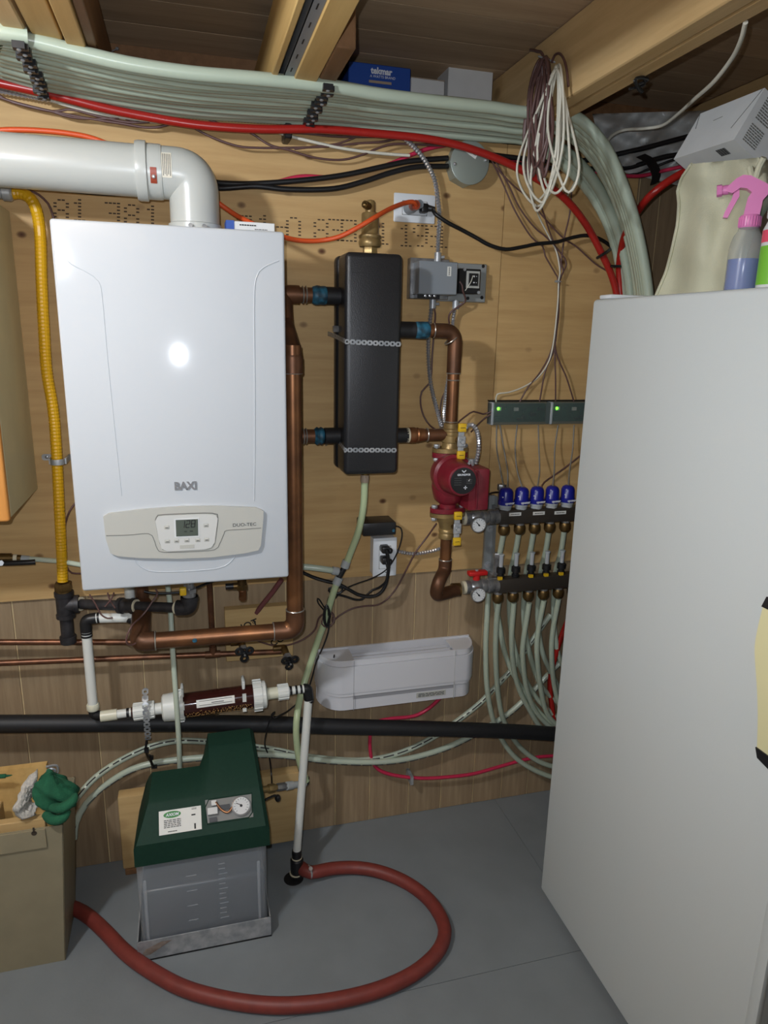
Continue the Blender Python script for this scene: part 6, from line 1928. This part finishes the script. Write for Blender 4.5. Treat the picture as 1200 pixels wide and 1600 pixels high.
# handle: curved cream grip between black ends, standing off the door
hxx = FX - .040
hpts = [PX(1204, 942, FX - .010), PX(1201, 955, hxx), PX(1193, 990, hxx), PX(1189, 1025, hxx), PX(1192, 1065, hxx), PX(1196, 1100, hxx), PX(1196, 1140, hxx), PX(1192, 1170, hxx), PX(1193, 1182, hxx)]
ypos = [p.y for p in hpts]
def hgrip(pts, w0):
    mb = MB()
    P = smooth_path(pts, .012)
    n_ = len(P)
    mb.strip([p + V(0, 0, 0) for p in P], (0, 1, 0), w0, .016, (1, 0, 0))
    return mb
grip_pts = [V(hxx - .006 * math.sin(i / 10 * math.pi), W_y, z) for i, (W_y, z) in enumerate([(PX(1201 - 12 * math.sin(min(1, i / 4) * 1.5708) + 6 * max(0, math.sin((i - 3.2) / 6.8 * math.pi)) if i > 3 else 1201 - 12 * math.sin(i / 4 * 1.5708), 945 + i * 23.5, hxx).y - .005, PX(1195, 945 + i * 23.5, hxx).z) for i in range(11)])]
hn = part('handle', hgrip(grip_pts, .030), 'cream', dor, 'cream curved handle grip')
for e, s in ((0, 1), (-1, -1)):
    p = grip_pts[e]
    part('handle_end', MB().prism([p + V(-.003, -.017, -.004 * s), p + V(-.003, .016, -.004 * s), p + V(.0, .012, .014 * s), p + V(.0, -.017, .020 * s)], (.042, 0, 0)), 'black_plastic', hn)
part('handle_back', MB().box(hxx + .016, FX + .001, grip_pts[5].y - .012, grip_pts[5].y + .004, grip_pts[-1].z + .01, grip_pts[0].z - .01), 'black_plastic', hn)

# ---- things on top of the freezer
TZ = FZ1 + .0005
sb = PX(1157, 452, 1.0)
sb.z = TZ
sprb = thing('spray_bottle', 'clear spray bottle with pink trigger and blue liquid on the freezer', 'spray bottle', sb)
hs_ = 1.0
R0 = .0335
KS, KR = .875, .88
def bl(prof, m, name, par=None, n=28):
    return part(name, MB().lathe(sb, (0, 0, 1), [(a * KS, b_ * KR) for a, b_ in prof], n), m, par or sprb)
bl([(.002, .030), (.006, R0 - .0015), (.066, R0 - .0015), (.0665, .01)], 'blue_liquid', 'liquid')
bl([(0, .028), (.003, R0), (.085, R0), (.100, R0 - .003), (.112, .027), (.122, .021), (.136, .0175), (.150, .016)], 'bottle_clear', 'bottle')
ck = bl([(.128, .019), (.130, .0205), (.150, .0205), (.153, .0185)], 'pink_plastic', 'cap')
mbk = MB()
for i in range(24):
    a = 2 * math.pi * i / 24
    mbk.cbox(sb + V(.0182 * math.cos(a), .0182 * math.sin(a), .140 * KS), (.0018, .0018, .016), Matrix.Rotation(a, 3, 'Z'))
part('cap_ribs', mbk, 'pink_plastic', ck)
# trigger head points left and slightly to the camera
hdx = V(-.78, .62, 0).normalized()
hup = V(0, 0, 1)
hsd = hdx.cross(hup)
def HP(a, b_, c_=0.0):
    return sb + hdx * (a * KR) + hup * (b_ * KS) + hsd * (c_ * KR)
def side(poly, w_):
    return MB().prism([HP(a, b_, -w_ / 2) for a, b_ in poly], hsd * w_)
part('spray_head', side([(-.016, .152), (-.018, .180), (-.030, .196), (-.032, .202), (-.020, .212), (.010, .228), (.024, .230), (.036, .224), (.050, .210), (.052, .200), (.040, .196), (.026, .206), (.014, .204), (.004, .196), (.010, .186), (.014, .152)], .022), 'pink_plastic', sprb)
part('nozzle', MB().cyl(HP(.048, .205), HP(.060, .204), .0085, n=12).cyl(HP(.060, .204), HP(.070, .203), .0105, n=8), 'pink_plastic', sprb)
part('trigger', side([(.028, .206), (.036, .204), (.040, .185), (.050, .160), (.052, .150), (.043, .149), (.034, .172), (.026, .190)], .013), 'pink_plastic', sprb)

wbp = PX(1212, 452, 1.0)
wbp.z = TZ
wbt = thing('cleaner_bottle', 'white bottle with pink and lime label at the right picture edge', 'bottle', wbp)
part('bottle', MB().lathe(wbp, (0, 0, 1), [(0, .030), (.003, .033), (.100, .033), (.112, .028), (.118, .026)], 26), 'carton_white', wbt)
part('cap', MB().lathe(wbp, (0, 0, 1), [(.118, .0285), (.120, .030), (.134, .030), (.138, .027)], 26), 'carton_white', wbt)
part('lime_label', MB().lathe(wbp, (0, 0, 1), [(.008, .0334), (.072, .0334)], 26), 'green_label', wbt)
part('pink_label', MB().lathe(wbp, (0, 0, 1), [(.078, .0334), (.098, .0334)], 26), 'pink_label', wbt)
q_ = wbp + (CAM - wbp).normalized() * .034
part('label_picture', MB().sphere(wbp + V(-.018, -.0285, .050), (.010, .004, .018), 10, 8), 'black_ink', wbt)

# cream cloth bag standing behind the bottle
random.seed(4)
def xz(u, v):
    """u across (left to right), v up; pixel outline at the bag's own distance"""
    Lx = [(1026, 462), (1042, 425), (1050, 395), (1060, 350), (1062, 320), (1060, 298), (1066, 278), (1082, 256)]
    Rx = [(1140, 458), (1142, 425), (1150, 395), (1168, 350), (1190, 320), (1196, 298), (1194, 275), (1186, 246)]
    t = v * 7
    k = min(6, int(t))
    a = lerp2(Lx[k], Lx[k + 1], t - k)
    b_ = lerp2(Rx[k], Rx[k + 1], t - k)
    q = lerp2(a, b_, u)
    d = 1.10
    p = PX(q[0], q[1], 1.06 + .10 * u * 0 + .012 * math.sin(u * 9 + v * 4) * (1 - abs(2 * u - 1) ** 3) + .010 * math.sin(v * 11 + u * 3))
    if p.z < TZ + .002:
        p.z = TZ + .002
    return p
part_bag = thing('cloth_bag', 'cream cloth filter bag standing behind the pink spray bottle', 'bag', PX(1085, 455, 1.10) * 1.0)
part_bag.location.z = TZ
part('cloth', MB().thick_grid(xz, 22, 24, lambda u, v: V(.006 + .075 * (math.sin(math.pi * u) ** .6) * (1 - .2 * v), .0, 0)), 'bag', part_bag, None, 70)
edge = [xz(0.0, j / 24) + V(-.002, 0, 0) for j in range(25)]
part('hem', MB().tube(edge, .0034, 6), 'bag', part_bag)
roll = [xz(.55 + .05 * i, 1.0) + V(-.004, 0, .0 + .004 * math.sin(i)) for i in range(10)]
part('rolled_edge', MB().tube(smooth_path([PX(1172, 262, 1.05), PX(1178, 285, 1.05), PX(1186, 262, 1.05), PX(1194, 246, 1.05)], .006), .006, 8), 'bag', part_bag)

tl = thing('teal_container', 'teal plastic container behind the cloth bag on the freezer', 'container', (1.27, -.92, TZ))
part('body', MB().rbox(1.20, 1.34, -.98, -.72, TZ, TZ + .215, .012, 3), 'teal', tl)
part('lid', MB().rbox(1.195, 1.345, -.985, -.715, TZ + .215, TZ + .228, .006, 2), 'teal', tl)

# white carton balanced on the bag and container, tilted
nf = ray(1125, 205).normalized()
nr = (RT - nf * RT.dot(nf)).normalized()
nu_ = nr.cross(nf)
e1 = (nr * .59 + nu_ * .212 - nf * .779).normalized()
e2 = (nr * .335 + nu_ * .814 + nf * .474)
e2 = (e2 - e1 * e2.dot(e1)).normalized()
e3 = e1.cross(e2)
if e3.dot(nf) < 0:
    e3 = -e3
dC = 1.42
Cc = D(1147, 218, dC)
sc_ = dC / FPX
L1, L2, L3 = 150.8 * sc_, 86.6 * sc_, 78 * sc_
bxw = thing('white_carton', 'tilted white carton with a barcode resting on the cloth bag', 'box', Cc - e1 * L1 / 2 + e3 * L3 / 2)
Rb = Matrix((e1, e2, e3)).transposed()
ctr = Cc - e1 * L1 / 2 + e2 * L2 / 2 + e3 * L3 / 2
part('carton', MB().cbox(ctr, (L1, L2, L3), Rb), 'carton_white', bxw)
def face(u, v, d=.0006):          # front face: u along e1 from A/D side, v along e2 upward
    return Cc - e1 * (L1 * (1 - u)) + e2 * (L2 * v) - e3 * d
part('fold_slit', MB().tube([face(.0, 1.0), face(.10, .62)], .0007, 5).tube([face(.98, .98), face(.82, .30)], .0007, 5).tube([face(.38, .66), face(.52, .68)], .0006, 5), 'ctrl_line', bxw)
def rface(u, v, d=.0006):         # right face: u along e3, v along e2
    return Cc + e3 * (L3 * u) + e2 * (L2 * v) + e1 * d
printed(bxw, rface(.34, .72), L3 * .38, L2 * .42, 9, 'ctrl_line', e3, e2)
printed(bxw, rface(.34, .26), L3 * .38, L2 * .34, 8, 'ctrl_line', e3, e2)
def bface(u, v, d=.0006):         # underside
    return Cc - e1 * (L1 * (1 - u)) + e3 * (L3 * v) - e2 * d
mb = MB()
for i in range(12):
    mb.cbox(bface(.66 + i * .012, .22), (.0011 if i % 3 else .002, .0004, L3 * .20), Matrix((e1, e2, e3)).transposed())
part('barcode', mb, 'dark_ink', bxw)

# ================================================================== COILS OF WIRE ON THE BEAM
co_ = .262
def coil(name, label, tops, lefts, bots, rights, r_, m_, tail):
    pts = []
    for k in range(len(lefts)):
        pts += [tops[k % len(tops)], lefts[k], bots[k], rights[k]]
    P = [PX(p[0], p[1], .822 + .005 * ((i * 7) % 5 - 2)) for i, p in enumerate(pts)]
    P += [PX(p[0], p[1], .836) for p in tail]
    return single(name, MB().tube(smooth_path(P, .010), r_, 7), m_, label, 'wire', None, 60)
coil('brown_wire_coil', 'coil of brown thermostat wire hanging from a nail on the beam', [(848, 92), (852, 90), (845, 96), (856, 92)],
     [(824, 170), (828, 200), (833, 190), (838, 180), (842, 200), (820, 190), (830, 160), (846, 170), (826, 150), (836, 200)],
     [(820, 272), (830, 268), (835, 262), (843, 282), (848, 268), (826, 280), (840, 255), (850, 276), (832, 275), (845, 262)],
     [(850, 180), (846, 160), (858, 200), (852, 170), (862, 220), (858, 160), (848, 200), (864, 190), (856, 150), (861, 180)], .0036, 'brown_wire', [(850, 92, .255), (838, 80, .255), (829, 78, .255)])
coil('white_wire_coil', 'coil of white wire looped beside the brown coil on the beam', [(870, 103), (873, 101), (868, 108)],
     [(808, 260), (818, 250), (826, 240), (840, 230), (848, 255), (830, 270), (856, 200)],
     [(842, 322), (848, 316), (838, 329), (856, 305), (868, 302), (842, 312), (884, 298)],
     [(868, 240), (874, 230), (866, 262), (880, 220), (890, 250), (871, 250), (905, 262)], .0030, 'white_wire', [(886, 170, .255), (874, 110, .255)])
wire('brown_wire_loop', [PX(*p, .836) for p in ((862, 98), (867, 86), (875, 84), (882, 95), (886, 112), (888, 135))], .0028, 'brown_wire', 'stray brown wire loop over the top of the white coil', 'wire', step=.006, world=True)
single('nail', MB().cyl((.8495, PX(850, 92, .82).y, PX(850, 92, .82).z - .004), (.805, PX(850, 92, .82).y, PX(850, 92, .82).z + .004), .002, n=8), 'galv', 'nail in the beam holding the wire coils', 'nail')

# white cable under the right joists
wire('white_cable', [(1165, 35, .80), (1158, 62, .76), (1143, 92, .68), (1115, 128, .58), (1085, 155, .45), (1060, 178, .34), (1035, 196, .24), (1005, 201, .18), (975, 203, .14), (955, 213, .10), (944, 230, .06)], .0042, 'white_wire', 'white cable looping from the right ceiling joists to the wall', 'cable')
bw = F(1000, 123, JB - .004)
single('wire_knot', MB().tube(smooth_path([bw + V(.02 * math.sin(i * 2.1), .014 * math.cos(i * 1.7), -.010 + .010 * math.sin(i * 1.3)) for i in range(9)], .006), .0030, 6), 'black_plastic', 'small tangle of black wire under the double beam', 'wire')

# ================================================================== BOXES ON THE WALL PLATE
PZ = 2.0755
b0 = W(537, 100, -.02)
bl_ = thing('blue_carton', 'blue cardboard carton with white lettering on the wall plate', 'box', (.56, .06, PZ))
bxa, bxb = W(537, 110, -.02).x, W(642, 110, -.02).x
bt_z = W(590, 99, -.02).z
Rq = Matrix.Rotation(math.radians(-3.0), 3, 'Z')
part('carton', MB().rbox(bxa + .012, bxb, .02, .115, PZ, bt_z - .002, .002, 1), 'carton_blue', bl_)
part('side_flap', MB().prism([(bxa + .013, .0195, PZ + .055), (bxb, .0195, PZ + .055), (bxb - .002, .012, PZ + .03), (bxa, .010, PZ + .03)], (0, .003, 0)), 'carton_blue', bl_)
text('tekmar', .021, 'ink_white', bl_, (W(596, 112, -.02).x, .0194, W(596, 112, -.02).z), bold=.0008, sx=.92)
text('A WATTS BRAND', .0085, 'ink_white', bl_, (W(598, 121, -.02).x, .0194, W(598, 121, -.02).z))
c = W(594, 129, -.02)
part('stripe', MB().box(c.x - .030, c.x + .030, .0188, .0196, c.z - .003, c.z + .003), 'ink_tan', bl_)
single('rolled_pad', MB().tube(smooth_path([V(bxa + .02, .075, bt_z + .002), V(bxa + .10, .075, bt_z + .012), V(bxa + .19, .075, bt_z - .0)], .01), .010, 8), 'carton_grey', 'grey felt roll lying on top of the blue carton', 'pad')
for nm, pa, pb_, pt, lab in (('white_box', 641, 696, 123, 'small low white carton beside the blue carton on the wall plate'), ('white_box', 699, 771, 103, 'taller plain white carton on the wall plate by the beam')):
    xa, xb = W(pa, 130, -.02).x, W(pb_, 130, -.02).x
    zt = W((pa + pb_) / 2, pt, -.02).z
    o_ = thing(nm, lab, 'box', ((xa + xb) / 2, .06, PZ))
    part('carton', MB().rbox(xa + .002, xb - .002, .02, .11, PZ, zt - .001, .0015, 1), 'carton_white', o_)
    part('lid_edge', MB().box(xa + .002, xb - .002, .021, .109, zt - .0008, zt + .0006), 'ink_tan', o_)

# ================================================================== PLASTIC SHEETING
random.seed(17)
def sheet(u, v):
    a = lerp2((926, 178), (1120, 172), u)
    b_ = lerp2((946, 262), (1100, 300), u)
    q = lerp2(a, b_, v)
    o_ = .05 + .020 * math.sin(u * 14 + v * 5) + .014 * math.sin(v * 13 - u * 8) + .010 * math.sin(u * 31 + v * 17)
    return W(q[0], q[1], o_)
single('plastic_sheeting', MB().thick_grid(sheet, 40, 26, lambda u, v: V(0, .0012, 0)), 'plastic_sheet', 'crumpled clear plastic sheeting tacked over the top of the right wall', 'plastic sheet', None, 70)
single('tape_patch', MB().strip(smooth_path(WP([(1000, 243, .10), (1015, 252, .085), (1025, 272, .075), (1022, 287, .07)]), .008), (1, 0, .4), .028, .003, (0, -1, 0)), 'black_plastic', 'black tape strip stuck on the plastic sheeting', 'tape')
